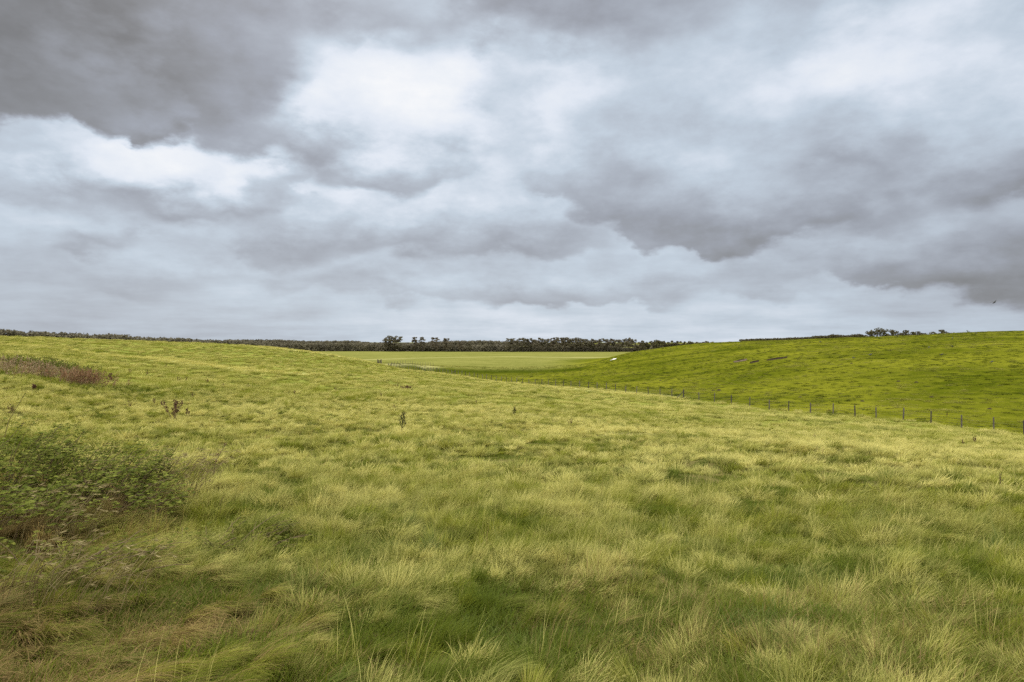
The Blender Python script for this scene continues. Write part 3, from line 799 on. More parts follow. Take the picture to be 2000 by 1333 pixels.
wood('wood', 'most distant wood on the ridge behind the level field', [(440, 664), (500, 664.5), (545, 664), (600, 667.5), (650, 667), (690, 666.5), (720, 670), (800, 671), (870, 667), (940, 666), (985, 667.5), (1030, 669), (1100, 673), (1250, 675), (1420, 675)], 1480, 30, 16, 26, 2.6)
# hedge on the skyline of the hill and the trees on it
wood('hedge', 'dark hedge showing along the skyline of the right hill', [(1450, 663.5), (1480, 662.5), (1540, 660.5), (1585, 658.5), (1590, 656), (1618, 656), (1623, 653), (1645, 655), (1655, 656), (1675, 651.5), (1690, 655)], 455, 5, 4.5, 40, 2.2, M_BROAD, 1.0, True)
hill_trees = [(1700, 645, 7.5, 'leftmost low tree of the clump on the right hill skyline'), (1713, 641, 8.5, 'tall open crowned tree of the hill clump with sky showing through its limbs'),
              (1728, 644, 8.5, 'dark dense tree in the middle of the hill clump'), (1743, 643.5, 8, 'dense tree right of the middle of the hill clump'), (1757, 644.5, 7.5, 'lower filler tree between the two domes of the hill clump'), (1768, 641, 9, 'dark domed tree at the right end of the hill clump'),
              (1781, 647.5, 6, 'small round tree just right of the domed tree on the hill'), (1791, 646, 5.5, 'small bushy tree with lighter top right of the hill clump'), (1805, 648, 5.5, 'low wide bush tree on the hill skyline'), (1822, 648, 5, 'small round tree alone on the hill skyline'), (1842, 644.5, 8, 'flat topped windswept tree alone on the hill skyline')]
for i, (px, ty, w, lab) in enumerate(hill_trees):
    d = 450; p = pos(px, d); h = EYE + (HOR - ty) / F * d - p[2] + 0.4
    mb_ = broad(80 + i, h, w, 9, 0.12 if i not in (1, 10) else 0.34, 0.8 if i != 10 else 0.4, 46 if i != 1 else 26)
    tree('hill_tree', lab, 'trees on the right hill skyline', mb_, M_BROAD, p, 0)
for px, ty, lab in ((1862, 650, 'low rounded shrub on the hill skyline right of the flat topped tree'), (1886, 646.5, 'wispy thorn shrub rightmost on the hill skyline')):
    p = pos(px, 440); h = EYE + (HOR - ty) / F * 440 - p[2] + 0.3
    t_ = empty('shrub', p, 0, lab, 'shrub'); a_, b_ = broad(0, h, h * 1.1 if px < 1870 else h * .8, 6, 0.2, 0.8, 40 if px < 1870 else 14)
    a_.build('stem', M_BARK, t_); b_.build('foliage', M_BROAD, t_)

# ------------------------------------------------------------------ dead docks and thistles in the meadow
def weed(h, n_st, spread, seedn, size):
    st = MB(); sd = MB()
    for k in range(n_st):
        an = U(0, 2 * pi); e = np.array([cos(an) * spread * U(.3, 1), sin(an) * spread * U(.3, 1) , h * U(0.65, 1.0)])
        if k == 0: e = np.array([U(-.05, .05), U(-.05, .05), h])
        b = np.array([cos(an) * .05, sin(an) * .05, -0.05]); mid_ = b * .5 + e * .5 + np.array([0, 0, h * .06])
        st.tube([b, mid_, e], [.009, .007, .004], 4)
        for q in range(seedn):
            f = U(0.4, 1.0); p = b * (1 - f) ** 2 + 2 * mid_ * f * (1 - f) + e * f * f
            br = np.array([U(-1, 1), U(-1, 1), U(.2, 1)]) * h * 0.09 * (1.15 - f)
            if q % 3 == 0: st.tube([p, p + br], [.004, .002], 3)
            for _ in range(5):
                pp = p + br * U(.2, 1.1) + runit() * size * .8
                d = runit(); s_ = np.cross(d, runit()); s_ /= np.linalg.norm(s_) + 1e-9
                sd.leaf(pp, d, s_, size * U(.9, 1.8), size * U(.35, .6), .3, U(0, 1))
    return st, sd
def thistle(name, px, py, hpx, label):
    p = at(px, py); h = hpx / F * p[1]; t = empty(name, p, U(0, 6), label, 'thistle'); st = MB(); lf = MB()
    ax = lambda f: np.array([.10 * h * f * f, .03 * h * sin(5 * f), h * f])
    st.tube([ax(f) for f in np.linspace(-.05, 1, 8)], list(np.linspace(.022, .008, 8)), 5)
    for k in range(15):
        f = .22 + .74 * k / 14; an = k * 2.4; ln = h * (.27 * (1 - f) + .07); a = ax(f)
        b = a + np.array([cos(an) * ln * .55, sin(an) * ln * .55, ln * .85]); m_ = (a + b) / 2 + np.array([cos(an), sin(an), -.2]) * ln * .1
        st.tube([a, m_, b], [.009, .007, .004], 4)
        for q in range(5):
            g = U(.3, 1); pp = a * (1 - g) + b * g; d = runit() * .7 + np.array([cos(an), sin(an), .3]); d /= np.linalg.norm(d); s_ = np.cross(d, runit()); s_ /= np.linalg.norm(s_) + 1e-9
            lf.leaf(pp, d, s_, U(.06, .12), .016, .3, U(0, 1))
        lf.leaf(b, np.array([0, 0, 1.]), np.array([1., 0, 0]), .06, .03, .4, .2)
    st.build('stem', M_DOCKDARK, t); lf.build('leaves', M_DOCKDARK, t)
def place_weed(name, px, py, hpx, label, cat, mat, n_st=4, spread=.3, seedn=12, size=.035, group=None):
    p = at(px, py); d = p[1]; h = max(0.35, hpx / F * d)
    t = empty(name, p, U(0, 6), label, cat, group)
    st, sd = weed(h, n_st, spread * h, seedn, size)
    st.build('stem', M_STEM if mat is not M_DOCKDARK else M_DOCKDARK, t); sd.build('seed_heads' if mat is not M_DOCKDARK else 'leaves', mat, t)  # sd holds the dead plant's brown seed heads
    return t
thistle('thistle_plant', 785, 846, 38, 'dark upright leafy thistle standing alone in mid meadow')
thistle('thistle_plant', 1005, 815, 18, 'small dark thistle right of the tall lone thistle')
place_weed('dock_plant', 340, 822, 40, 'largest reddish brown dock clump in the left meadow, with several spires', 'dock', M_DOCK, 9, .75, 18, .034)
place_weed('dock_plant', 366, 815, 18, 'short brown dock beside the largest dock clump', 'dock', M_DOCK, 3, .5, 10, .03)
place_weed('dock_plant', 218, 750, 21, 'forked brown dock right of the russet stand', 'dock', M_DOCK, 7, .6, 11, .045)
place_weed('dock_plant', 67, 765, 13, 'small dark dock below the russet stand', 'dock', M_DOCK, 4, .4, 14, .05)
docks = [(486, 761, 11), (575, 773, 9), (288, 736, 12), (350, 748, 12), (361, 747, 12), (405, 750, 10), (436, 758, 10), (255, 732, 11), (324, 720, 8), (377, 779, 12), (136, 687, 7),
         (770, 803, 10), (775, 758, 9), (805, 766, 9), (655, 764, 8), (745, 777, 8), (1880, 872, 12), (1904, 868, 16), (1590, 860, 10), (1114, 833, 12), (1618, 808, 8), (1849, 815, 8), (1700, 775, 5), (300, 793, 14), (250, 800, 12), (22, 815, 26), (930, 790, 6), (1090, 770, 5)]
dp = []
for i, (px, py, hp) in enumerate(docks):
    p = at(px, py); h = max(.4, hp / F * p[1])
    if i < 4:
        t = empty('dock_plant', p, U(0, 6), None, 'dock'); st, sd = weed(1.0, 5, .5, 12, .045); st.build('stem', M_STEM, t); sd.build('seed_heads', M_DOCK, t); t.scale = (h, h, h); dp.append(t)
    else: t = copy_thing(dp[i % 4], p, U(0, 6), h)
    side = 'left' if px < 520 else ('middle' if px < 1200 else 'right')
    tag(t, 'small dead brown dock plant dotted about the %s of the meadow' % side, 'dock', 'small dead docks in the meadow')
place_weed('dock_plant', 1957, 962, 26, 'wiry brown dock at the right edge of the foreground meadow', 'dock', M_DOCK, 3, .35, 3, .018)
place_weed('dock_plant', 795, 762, 8, 'low wide brown dock patch near the crest of the meadow', 'dock', M_DOCK, 12, 2.2, 10, .07)

# russet stand at the far left
def stand(p0, p1, n, hpx, mat1, label, depth=2.2, dens=7):
    a = at(*p0); b = at(*p1); c = pos((p0[0] + p1[0]) / 2, (a[1] + b[1]) / 2)
    t = empty('dead_weed_stand', c, 0, label, 'weeds', 'dead weeds along the left meadow')
    st = MB(); sd = MB()
    for _ in range(n):
        f = U(0, 1); px_ = a[0] + (b[0] - a[0]) * f + U(-1, 1) * .5; py_ = a[1] + (b[1] - a[1]) * f + U(-.5, .5) * depth
        if U(0, 1) < .22: px_ += U(-1, 1) * 2.2; py_ += U(-1.2, 1) * depth
        h = hpx / F * py_ * U(.55, 1.05)
        base = np.array([px_, py_, Z1(px_, py_) - .05]) - np.array(c)
        e = base + np.array([h * U(.05, .55), U(-.2, .2), h])
        st.tube([base, base * .5 + e * .5 + np.array([-.03, 0, .05]), e], [.012, .009, .005], 3, a=U(0, 1))
        for q in range(dens):
            fq = U(.3, 1.02); p = base * (1 - fq) + e * fq + runit() * .08
            d = runit() * .5 + np.array([.35, 0, .6]); d /= np.linalg.norm(d); s_ = np.cross(d, runit()); s_ /= np.linalg.norm(s_) + 1e-9
            sd.leaf(p, d, s_, U(.10, .22), U(.014, .032), .2, U(0, 1))
    st.build('stalks', M_RUSSET, t); sd.build('seed_heads', mat1, t)
stand((-60, 722), (28, 730), 120, 32, M_RUSSET, 'pinkish dead weed stand at the left edge of the meadow')
stand((36, 735), (140, 749), 175, 32, M_RUSSET, 'long leaning pale russet weed stand in the left meadow')
stand((132, 752), (185, 756), 150, 33, M_RUSSET2, 'dark reddish brown end of the weed stand, densest and rightmost', 2.0, 11)
# green leafy weeds behind the stand
def green_back(p0, p1, n, label):
    a = at(*p0); b = at(*p1); c = pos((p0[0] + p1[0]) / 2, (a[1] + b[1]) / 2 + 2)
    t = empty('nettle_bed', c, 0, label, 'nettles'); lf = MB(); st = MB()
    for _ in range(n):
        f = U(0, 1); x_ = a[0] + (b[0] - a[0]) * f; y_ = a[1] + (b[1] - a[1]) * f + U(1.2, 3.2); h = U(.7, 1.15)
        base = np.array([x_, y_, Z1(x_, y_) - .05]) - np.array(c)
        st.tube([base, base + np.array([U(-.1, .2), 0, h])], [.01, .006], 3)
        for q in range(14):
            p = base + np.array([U(-.15, .15), U(-.15, .15), h * U(.25, 1)]); d = runit(); s_ = np.cross(d, runit()); s_ /= np.linalg.norm(s_) + 1e-9
            lf.leaf(p, d, s_, U(.08, .16), .04, .2, U(0, 1))
    st.build('stem', M_STEM, t); lf.build('leaves', M_BRAMBLE, t)
green_back((-30, 722), (150, 741), 260, 'dark green nettle bed behind the russet weed stand')

# ------------------------------------------------------------------ brambles and nettles, near left
def bramble(cx, cy, rx, ry, h, n_stem, n_leaf, label, mat=M_BRAMBLE, lsize=.045, group='brambles at the near left'):
    p = (cx, cy, Z1(cx, cy)); t = empty('bramble_bush', p, 0, label, 'bramble', group)
    st = MB(); lf = MB(); arcs = []
    for _ in range(n_stem):
        an = U(0, 2 * pi); rr = sqrt(U(0, 1)) * .8
        b = np.array([cos(an) * rx * rr, sin(an) * ry * rr, 0]); b[2] = Z1(cx + b[0], cy + b[1]) - p[2] - .05
        an2 = an + U(-1.2, 1.2); ln = U(.5, 1.0)
        e = b + np.array([cos(an2) * .55 * ln + .2, sin(an2) * .5 * ln, h * U(.45, .95) * (1 - .35 * rr)])
        m_ = b * .45 + e * .55 + np.array([0, 0, h * U(.15, .35)])
        arcs.append((b, m_, e))
        pts = [b * (1-f)**2 + 2*m_*f*(1-f) + e*f*f for f in np.linspace(0, 1, 6)]
        st.tube(pts, [.006, .006, .005, .004, .003, .002], 4)
    for _ in range(n_leaf):
        b, m_, e = arcs[int(RNG.integers(0, len(arcs)))]; f = U(.25, 1) ** .7
        q = b * (1-f)**2 + 2*m_*f*(1-f) + e*f*f + runit() * np.array([.09, .09, .07])
        an = U(0, 2 * pi); droop = U(-.5, .35); sh = U(0, 1)
        for k in (-1, 0, 1):       # three leaflets
            a_ = an + k * 1.05
            d = np.array([cos(a_), sin(a_), droop]); d /= np.linalg.norm(d)
            s_ = np.array([-sin(a_), cos(a_), U(-.4, .4)]); s_ /= np.linalg.norm(s_)
            L = lsize * U(.8, 1.35) * (1.15 if k == 0 else .9)
            lf.leaf(q, d, s_, L, L * .36, U(.1, .5), sh)
    st.build('stem', M_STEM, t); lf.build('leaves', mat, t)
bramble(-7.4, 9.4, 1.5, 1.3, 1.50, 150, 3300, 'large dark green bramble bush at the left edge of the picture')
bramble(-6.0, 9.6, 1.0, 1.0, 1.20, 90, 1900, 'bramble bush joining the largest one on its right side')
bramble(-5.35, 9.0, 0.7, 0.8, 0.75, 55, 700, 'low thin bramble spray at the right end of the thicket')
bramble(-6.1, 7.6, 1.1, 0.8, 0.70, 80, 1300, 'low bramble sprawling in front of the largest bush')
bramble(-4.2, 6.0, 0.9, 0.7, 0.42, 60, 650, 'sprawling leafy bramble low in the rough grass', M_NETTLE, .035)
bramble(-3.2, 7.6, 0.6, 0.5, 0.45, 36, 330, 'small yellowish bramble patch right of the thicket', M_NETTLE, .04)

def nettle(h, n_pair, size, top=6):
    st = MB(); lf = MB()
    e = np.array([h * .18, U(-.05, .05), h]); m_ = e * .5 + np.array([-.03, 0, .03])
    st.tube([(0, 0, -.05), m_, e], [.006, .005, .003], 5)
    for k in range(n_pair):
        f = .3 + .7 * k / n_pair; p = 2 * m_ * f * (1 - f) + e * f * f; an = k * 1.57 + U(-.3, .3)
        for s_ in (0, pi):
            d = np.array([cos(an + s_), sin(an + s_), -.25]); d /= np.linalg.norm(d)
            lf.leaf(p, d, np.array([-sin(an + s_), cos(an + s_), 0.]), size * U(.7, 1.2) * (1.3 - .6 * f), size * .3, .25, .3 + .5 * f)
    for k in range(top):
        an = 2 * pi * k / top; d = np.array([cos(an), sin(an), .5]); d /= np.linalg.norm(d)
        lf.leaf(e, d, np.array([-sin(an), cos(an), 0.]), size * .6, size * .2, .25, 1.0)
    return st, lf
npt = []
spots = [(495, 1290, 62), (330, 1250, 60), (255, 1290, 50), (120, 1320, 55), (55, 1250, 60), (140, 1160, 52), (220, 1130, 48), (300, 1105, 52), (390, 1165, 40), (285, 1190, 50), (430, 1010, 40), (400, 965, 42),
         (350, 985, 45), (460, 980, 34), (520, 1035, 34), (240, 1060, 52), (180, 1075, 48), (60, 1110, 60), (30, 1180, 60), (440, 1285, 46), (390, 1290, 40), (720, 1135, 44), (735, 1150, 36), (620, 1215, 36), (340, 1060, 40), (130, 1260, 44)]
for i, (px, py, hp) in enumerate(spots):
    p = at(px, py); h = hp / F * p[1] * 1.15
    if i < 6:
        t = empty('nettle_plant', p, U(-.6, .6), None, 'nettle'); st, lf = nettle(.5, 5 + i % 3, .062 if i else .055, 5 + i % 3)
        st.build('stem', M_STEM, t); lf.build('leaves', M_NETTLE, t); t.scale = (h / .5 * .85, h / .5 * .85, h / .5); npt.append(t)
    else: t = copy_thing(npt[1 + i % 5], p, U(-.9, .9), (h / .5 * .85, h / .5 * .85, h / .5))
    tag(t, 'spindly weed stem with small yellow green leaves in the rough foreground grass', 'weed', 'weed stems in the near rough grass')
npt[0]['label'] = 'lone weed stem with a yellow green leafy top, nearest the lower edge'; 

def dead_stalks(px, py, wx, wy, n, h, label):
    c = at(px, py); t = empty('dead_grass_clump', c, 0, label, 'dead grass', 'dead stalks among the brambles'); st = MB(); sd = MB()
    for _ in range(n):
        x_ = U(-1, 1) * wx; y_ = U(-1, 1) * wy; b = np.array([x_, y_, Z1(c[0] + x_, c[1] + y_) - c[2] - .03]); hh = h * U(.55, 1.1)
        e = b + np.array([hh * U(.25, .8), U(-.15, .15), hh]); m_ = b * .5 + e * .5 + np.array([-.06 * hh, 0, .08 * hh])
        st.tube([b, m_, e, e + np.array([.10 * hh, 0, .01])], [.0035, .003, .0022, .001], 3, a=U(0, 1))
        for q in range(4):
            p = e + np.array([.03 * q * hh, 0, 0]); d = np.array([.8, U(-.4, .4), U(-.3, .5)]); d /= np.linalg.norm(d); s_ = np.cross(d, runit()); s_ /= np.linalg.norm(s_) + 1e-9
            sd.leaf(p, d, s_, U(.04, .08), .006, .2, U(0, 1))
    st.build('stalks', M_TAN, t); sd.build('seed_heads', M_TAN, t)
dead_stalks(225, 985, .7, .5, 90, .75, 'pale brown dead stalks leaning in front of the largest bramble')
dead_stalks(325, 975, .55, .5, 70, .7, 'pale dead stalks leaning at the right end of the bramble thicket')
dead_stalks(60, 1060, .5, .4, 50, .65, 'dead stalks at the left edge below the largest bramble')
dead_stalks(120, 1190, .5, .3, 60, .5, 'brown dead stalks bent over in the lower left rough grass')
# bare dark stems rising out of the brambles
for i, (p, q, lab) in enumerate([((0, 880), 95, 'tall bent brown weed stem at the left edge above the brambles'), ((412, 935), 60, 'dark leaning weed stem right of the bramble thicket'), ((258, 1000), 75, 'thin brown stem leaning out of the brambles'), ((320, 935), 60, 'short brown stem among the low brambles')]):
    l_ = at(*p); h = q / F * l_[1] * 1.2; m = MB(); t = empty('weed_stem', l_, 0, lab, 'weed')
    m.tube([(0, 0, -.1), (h * .15, 0, h * .5), (h * .45, 0, h)], [.008, .007, .004], 5); m.build('stem', M_STEM, t)
    m = MB()
    for k in range(22):
        f = U(.4, 1); b = np.array([h * .45 * f * f, 0, h * f]) + runit() * .03; d = runit(); s_ = np.cross(d, runit()); s_ /= np.linalg.norm(s_)
        m.leaf(b, d, s_, .05, .012, .2, U(0, 1))
    m.build('leaves', M_NETTLE if i != 1 else M_DOCK, t)

# ------------------------------------------------------------------ bare ground on the hill
def scrape(px0, py0, px1, py1, label, soil=M_SOIL, width=1.2, lip=True):
    a = np.array(at(px0, py0)); b = np.array(at(px1, py1)); c = (a + b) / 2
    t = empty('soil_scrape', c, 0, label, 'bare soil')
    dirn = (b - a); L = np.linalg.norm(dirn[:2]); n = 14
    V = []; Fc = []; V2 = []; F2 = []
    nrm = np.array([dirn[1], -dirn[0], 0]) / (L + 1e-9)
    if nrm[1] > 0: nrm = -nrm                      # towards the valley
    for i in range(n + 1):
        f = i / n; w = width * (sin(pi * min(max(f, .04), .96)) ** .6) * U(.8, 1.15)
        p = a + dirn * f
        for k, (off, dz) in enumerate(((0, .30), (.25, .10), (.65, .07), (1.0, .02))):
            q = p + nrm * off * w; q[2] = Z1(q[0], q[1]) + dz * (1 if k else 1.1) + U(-.02, .03); V.append(q - c)
        for off, dz in ((-.35, .12), (0.0, .42), (.12, .36), (.10, .14)):
            q = p + nrm * off * w; q[2] = Z1(q[0], q[1]) + dz * (0.3 + .7 * sin(pi * f)) + U(-.02, .02); V2.append(q - c)
    for i in range(n):
        for k in range(3):
            for FF in (Fc, F2): FF.append([i*4+k, i*4+k+1, i*4+4+k+1, i*4+4+k])
    mesh_obj('soil_face', V, Fc, soil, t)
    if lip: mesh_obj('turf_lip', V2, F2, M_SOILDARK, t)
scrape(1432, 709, 1458, 703.5, 'widest brown soil scrape with a dark turf lip on the hillside, left of three', M_SOIL, 2.2)
scrape(1464, 710.5, 1482, 707, 'short dark soil scrape between two others on the hillside', M_SOILDARK, 1.0)
scrape(1497, 706, 1537, 700, 'long thin dark soil scrape on the hillside, right of three', M_SOILDARK, 0.9)
scrape(1197, 703.2, 1204, 702.2, 'small white patch of bare chalk at the edge of the hill', M_CHALK, 2.0, False)

def molehill(px, py, w, label, group=None):
    p = at(px, py); n = 16; V = [(0, 0, w * .45)]; Fc = []
    for rr, zz in ((.35, .40), (.7, .24), (1.0, .05), (1.2, -.08)):
        for k in range(n):
            g_ = 2 * pi * k / n; q = rr * w * U(.85, 1.15); V.append((cos(g_) * q, sin(g_) * q, zz * w * U(.85, 1.15)))
    for k in range(n):
        Fc.append([0, 1 + k, 1 + (k + 1) % n])
        for j in range(3): Fc.append([1 + j*n + k, 1 + (j+1)*n + k, 1 + (j+1)*n + (k+1) % n, 1 + j*n + (k+1) % n])
    o = mesh_obj('molehill', V, Fc, M_SOILDARK); o.location = p
    tag(o, label, 'molehill', group)
molehill(1393, 764, .34, 'dark molehill in the pasture behind the braced post, the left of two')
molehill(1404.5, 763.5, .42, 'larger dark molehill in the pasture behind the braced post, the right of two')
for px, py in ((1563, 777), (1684, 785), (1820, 777), (1933, 800), (1290, 744), (1790, 748), (1755, 746), (1663, 711), (1958, 666), (1602, 669)):
    molehill(px, py, .30, 'small dark molehill scattered on the hillside pasture', 'molehills on the hillside')

# ------------------------------------------------------------------ crows
def crow_parts(flying=False):
    b = MB()
    b.tube([(-.30, 0, .17), (-.20, 0, .18), (-.10, 0, .19), (.02, 0, .21), (.10, 0, .25), (.15, 0, .30), (.19, 0, .315), (.225, 0, .31), (.25, 0, .30)],
           [(.045, .008), (.04, .018), (.065, .05), (.085, .08), (.065, .065), (.045, .048), (.045, .045), (.03, .03), (.012, .012)], 10)
    k = MB(); k.tube([(.24, 0, .302), (.28, 0, .298), (.31, 0, .285)], [.017, .012, .003], 6)
    l = MB(); 
    if not flying:
        for s in (-1, 1):
            l.tube([(0.0, s * .035, .15), (-.01, s * .037, .08), (0, s * .037, .0)], [.014, .008, .007], 5); l.tube([(-.02, s * .037, .005), (.05, s * .045, .003)], [.007, .004], 4)
    w = MB()
    for s in (-1, 1):
        if flying:
            V = [(.07, s*.06, .25), (.11, s*.22, .33), (.06, s*.42, .37), (-.06, s*.50, .36), (-.12, s*.40, .34), (-.11, s*.2, .30), (-.10, s*.06, .24)]
        else:
            V = [(.08, s*.075, .25), (.02, s*.09, .26), (-.15, s*.075, .23), (-.30, s*.03, .19), (-.20, s*.07, .175), (-.02, s*.092, .18), (.07, s*.08, .19)]
        for dz in (0, .012):
            b0 = len(w.v); w.v += [np.array(v) + np.array([0, s * (0 if flying else dz), dz if flying else 0]) for v in V]; w.a += [0.] * 7
            w.f.append([b0 + q for q in range(7)])
        for q in range(7): w.f.append([b0 - 7 + q, b0 - 7 + (q+1) % 7, b0 + (q+1) % 7, b0 + q])
    return b, k, l, w
def crow(loc, rz, label, flying=False):
    t = empty('crow', loc, rz, label, 'bird', 'crows over the hillside'); b, k, l, w = crow_parts(flying)
    b.build('body', M_CROW, t, True); k.build('beak', M_BEAK, t); w.build('wings', M_CROW, t)
    if not flying: l.build('legs', M_BEAK, t)
    return t
crow0 = crow(at(1700, 697), 0.3, 'largest black crow on the hillside above the long soil scrape')
crow0.scale = (1.7, 1.7, 1.7)
for px, py, lab in ((1667, 702, 'black crow left of the largest crow on the hillside'), (1814, 681.5, 'black crow high on the hillside left of the flat topped tree\'s foot'), (1860, 680, 'black crow high on the hillside below the rounded shrub'), (1839, 696, 'black crow on the hillside midway between two higher crows'), (1936.5, 711, 'black crow lowest and rightmost on the hillside'), (1906, 653.5, 'black crow standing right under the skyline of the hill'), (1860, 663, 'brownish black crow just below the skyline shrubs'), (1602, 670, 'black crow near the hedge at the left part of the hill'), (1753, 660, 'black crow below the clump of hill trees')):
    copy_thing(crow0, at(px, py), U(0, 6), 1.35, lab)
d = 75; c = crow(((1944 - 1000) / F * d, d, EYE + (HOR - 590) / F * d - .25), 0.45, 'dark bird flying low in the sky at the right above the hill', True)
c.rotation_euler = (radians(-12), radians(-22), 0.2); c.scale = (0.95, 0.95, 0.95)

# ------------------------------------------------------------------ sky, sun, camera
SUN_EL, SUN_AZ = 42.0, -18.0        # azimuth from straight ahead, to the right
def build_world():
    w = bpy.data.worlds.new('World'); scene.world = w; w.use_nodes = True
    w.node_tree.nodes.clear(); N = NT_(w.node_tree)
    out = N.n('ShaderNodeOutputWorld'); bg = N.n('ShaderNodeBackground'); bg.inputs[1].default_value = 0.1
    N.link(bg.outputs[0], out.inputs[0])
    sky = N.n('ShaderNodeTexSky', sky_type='NISHITA'); sky.sun_disc = False
    sky.sun_elevation = radians(SUN_EL); sky.sun_rotation = radians(SUN_AZ); sky.air_density = 1.0; sky.dust_density = 2.0
    tc = N.n('ShaderNodeTexCoord'); V = tc.outputs['Generated']
    sp = N.n('ShaderNodeSeparateXYZ'); N.link(V, sp.inputs[0]); X, Y, Zc = sp.outputs
    az = N.m('MULTIPLY', N.m('ARCTAN2', X, Y), 57.2958); el = N.m('MULTIPLY', N.m('ARCSINE', Zc), 57.2958)
    # noises: on the sphere and on a flat cloud deck
    flat = N.n('ShaderNodeVectorMath', operation='MULTIPLY'); N.link(V, flat.inputs[0]); flat.inputs[1].default_value = (1, 1, 1.9)
    n1 = N.noise(flat.outputs[0], 9.0, 7, 0.58); 
    off = N.n('ShaderNodeVectorMath', operation='ADD'); N.link(flat.outputs[0], off.inputs[0]); off.inputs[1].default_value = (7.3, 1.9, 4.4)
    n2 = N.noise(off.outputs[0], 7.0, 5, 0.55)
    den = N.m('ADD', N.m('MAXIMUM', Zc, 0.0), 0.10)
    cx = N.m('DIVIDE', X, den); cy = N.m('DIVIDE', Y, den)
    cb = N.n('ShaderNodeCombineXYZ'); N.link(cx, cb.inputs[0]); N.link(cy, cb.inputs[1]); cb.inputs[2].default_value = 3.7
    n3 = N.noise(cb.outputs[0], 1.15, 7, 0.56)
    n4 = N.noise(off.outputs[0], 22.0, 6, 0.6)
    elw = N.m('ADD', el, N.m('ADD', N.m('MULTIPLY', N.m('SUBTRACT', n1, 0.5), 4.4), N.m('MULTIPLY', N.m('SUBTRACT', n4, 0.5), 1.3)))
    n5 = N.noise(flat.outputs[0], 7.0, 1.6, 0.5)
    elw = N.m('ADD', elw, N.m('MULTIPLY', N.m('SUBTRACT', N.m('MULTIPLY', N.m('ABSOLUTE', N.m('SUBTRACT', n5, 0.5)), 2.0), 0.22), 3.0))
    azw = N.m('ADD', az, N.m('ADD', N.m('MULTIPLY', N.m('SUBTRACT', n2, 0.5), 10.0), N.m('MULTIPLY', N.m('SUBTRACT', n1, 0.5), 7.0)))
    u = N.m('DIVIDE', N.m('ADD', azw, 45.0), 90.0, clamp=True)
    sfn = N.m('ADD', 0.85, N.m('MULTIPLY', N.sstep(0.40, 0.66, N.noise(off.outputs[0], 4.0, 2)), 1.8))
    wn = N.m('ADD', 0.8, N.m('MULTIPLY', N.sstep(0.36, 0.60, n2), 0.2))
    def AZ(px): return (degrees(atan((px - 1000) / F)) + 45) / 90
    def EL(px, py): return degrees(atan((HOR - py) / sqrt(F * F + (px - 1000) ** 2)))
    def curve(pts):
        nd = N.n('ShaderNodeFloatCurve'); c = nd.mapping.curves[0]
        pts = sorted(pts)
        if pts[0][0] > 0: pts = [(0.0, pts[0][1])] + pts
        if pts[-1][0] < 1: pts = pts + [(1.0, pts[-1][1])]
        while len(c.points) < len(pts): c.points.new(0.5, 0.5)
        for p, (a, b) in zip(c.points, pts): p.location = (a, b); p.handle_type = 'AUTO_CLAMPED'
        nd.mapping.update(); N.link(u, nd.inputs['Value'])
        return nd.outputs[0]
    def vcurve(pts): return curve([(AZ(px), v) for px, v in pts])
    def layer(L, edge, W, dark, light, H, soft):
        e = N.m('SUBTRACT', N.m('MULTIPLY', curve([(AZ(px), (EL(px, py) + 10) / 50) for px, py in edge]), 50.0), 10.0)
        h = N.m('SUBTRACT', elw, e)
        sf = N.m('MULTIPLY', vcurve(soft) if isinstance(soft, list) else soft, sfn)
        sneg = N.m('MULTIPLY', sf, -1.0)
        mask = N.m('MULTIPLY', N.sstep(sneg, sf, h), N.m('MULTIPLY', vcurve(W), wn))
        Hs = N.m('MULTIPLY', vcurve(H), 20.0) if isinstance(H, list) else H
        g = N.sstep(0.3, Hs, h)
        inside = N.mixf(g, vcurve(dark), vcurve(light))
        return N.mixf(mask, L, inside)
    base = N.mixf(N.sstep(-0.5, 5.5, el), vcurve([(0, .50), (500, .56), (1000, .70), (1500, .68), (2000, .58)]), vcurve([(0, .52), (600, .60), (1000, .64), (1500, .56), (2000, .46)]))
    L = base
    L = layer(L, [(0, 590), (100, 576), (220, 588), (330, 585), (430, 572), (540, 566)], [(0, .5), (200, 1), (450, .9), (560, 0)], [(0, .50), (250, .46), (500, .50)], [(0, .56), (300, .58), (500, .6)], 3.0, .35)
    L = layer(L, [(480, 588), (560, 584), (700, 566), (780, 585), (900, 600), (1000, 606), (1080, 611), (1150, 606), (1230, 592), (1330, 598), (1400, 585), (1500, 592), (1600, 596)], [(440, 0), (540, .9), (1000, 1), (1500, .8), (1650, 0)], [(500, .50), (800, .48), (1050, .43), (1300, .48), (1600, .47)], [(500, .58), (800, .60), (1050, .56), (1300, .60), (1600, .52)], 2.6, .35)
    L = layer(L, [(1380, 560), (1450, 566), (1600, 560), (1720, 574), (1820, 581), (1880, 570), (1950, 576), (2000, 574)], [(1340, 0), (1450, .7), (1700, 1), (2000, 1)], [(1400, .48), (1700, .33), (1850, .28), (2000, .25)], [(1400, .58), (1700, .54), (1850, .52), (2000, .46)], 4.5, .4)
    L = layer(L, [(0, 500), (100, 486), (160, 498), (215, 494), (260, 480), (330, 500), (420, 520)], [(0, .6), (130, 1), (215, 1), (290, .35), (430, .2), (500, 0)], [(0, .50), (150, .38), (240, .42), (400, .55)], [(0, .58), (150, .60), (400, .66)], 2.6, .4)
    L = layer(L, [(460, 530), (500, 526), (580, 527), (650, 507), (740, 500), (850, 510), (940, 506), (1000, 502), (1100, 502), (1200, 490), (1260, 480)], [(440, 0), (530, 1), (900, 1), (1150, .8), (1280, 0)], [(500, .40), (600, .38), (750, .40), (900, .40), (1050, .38), (1200, .45)], [(500, .66), (650, .78), (900, .76), (1050, .70), (1200, .60)], 5.2, .45)
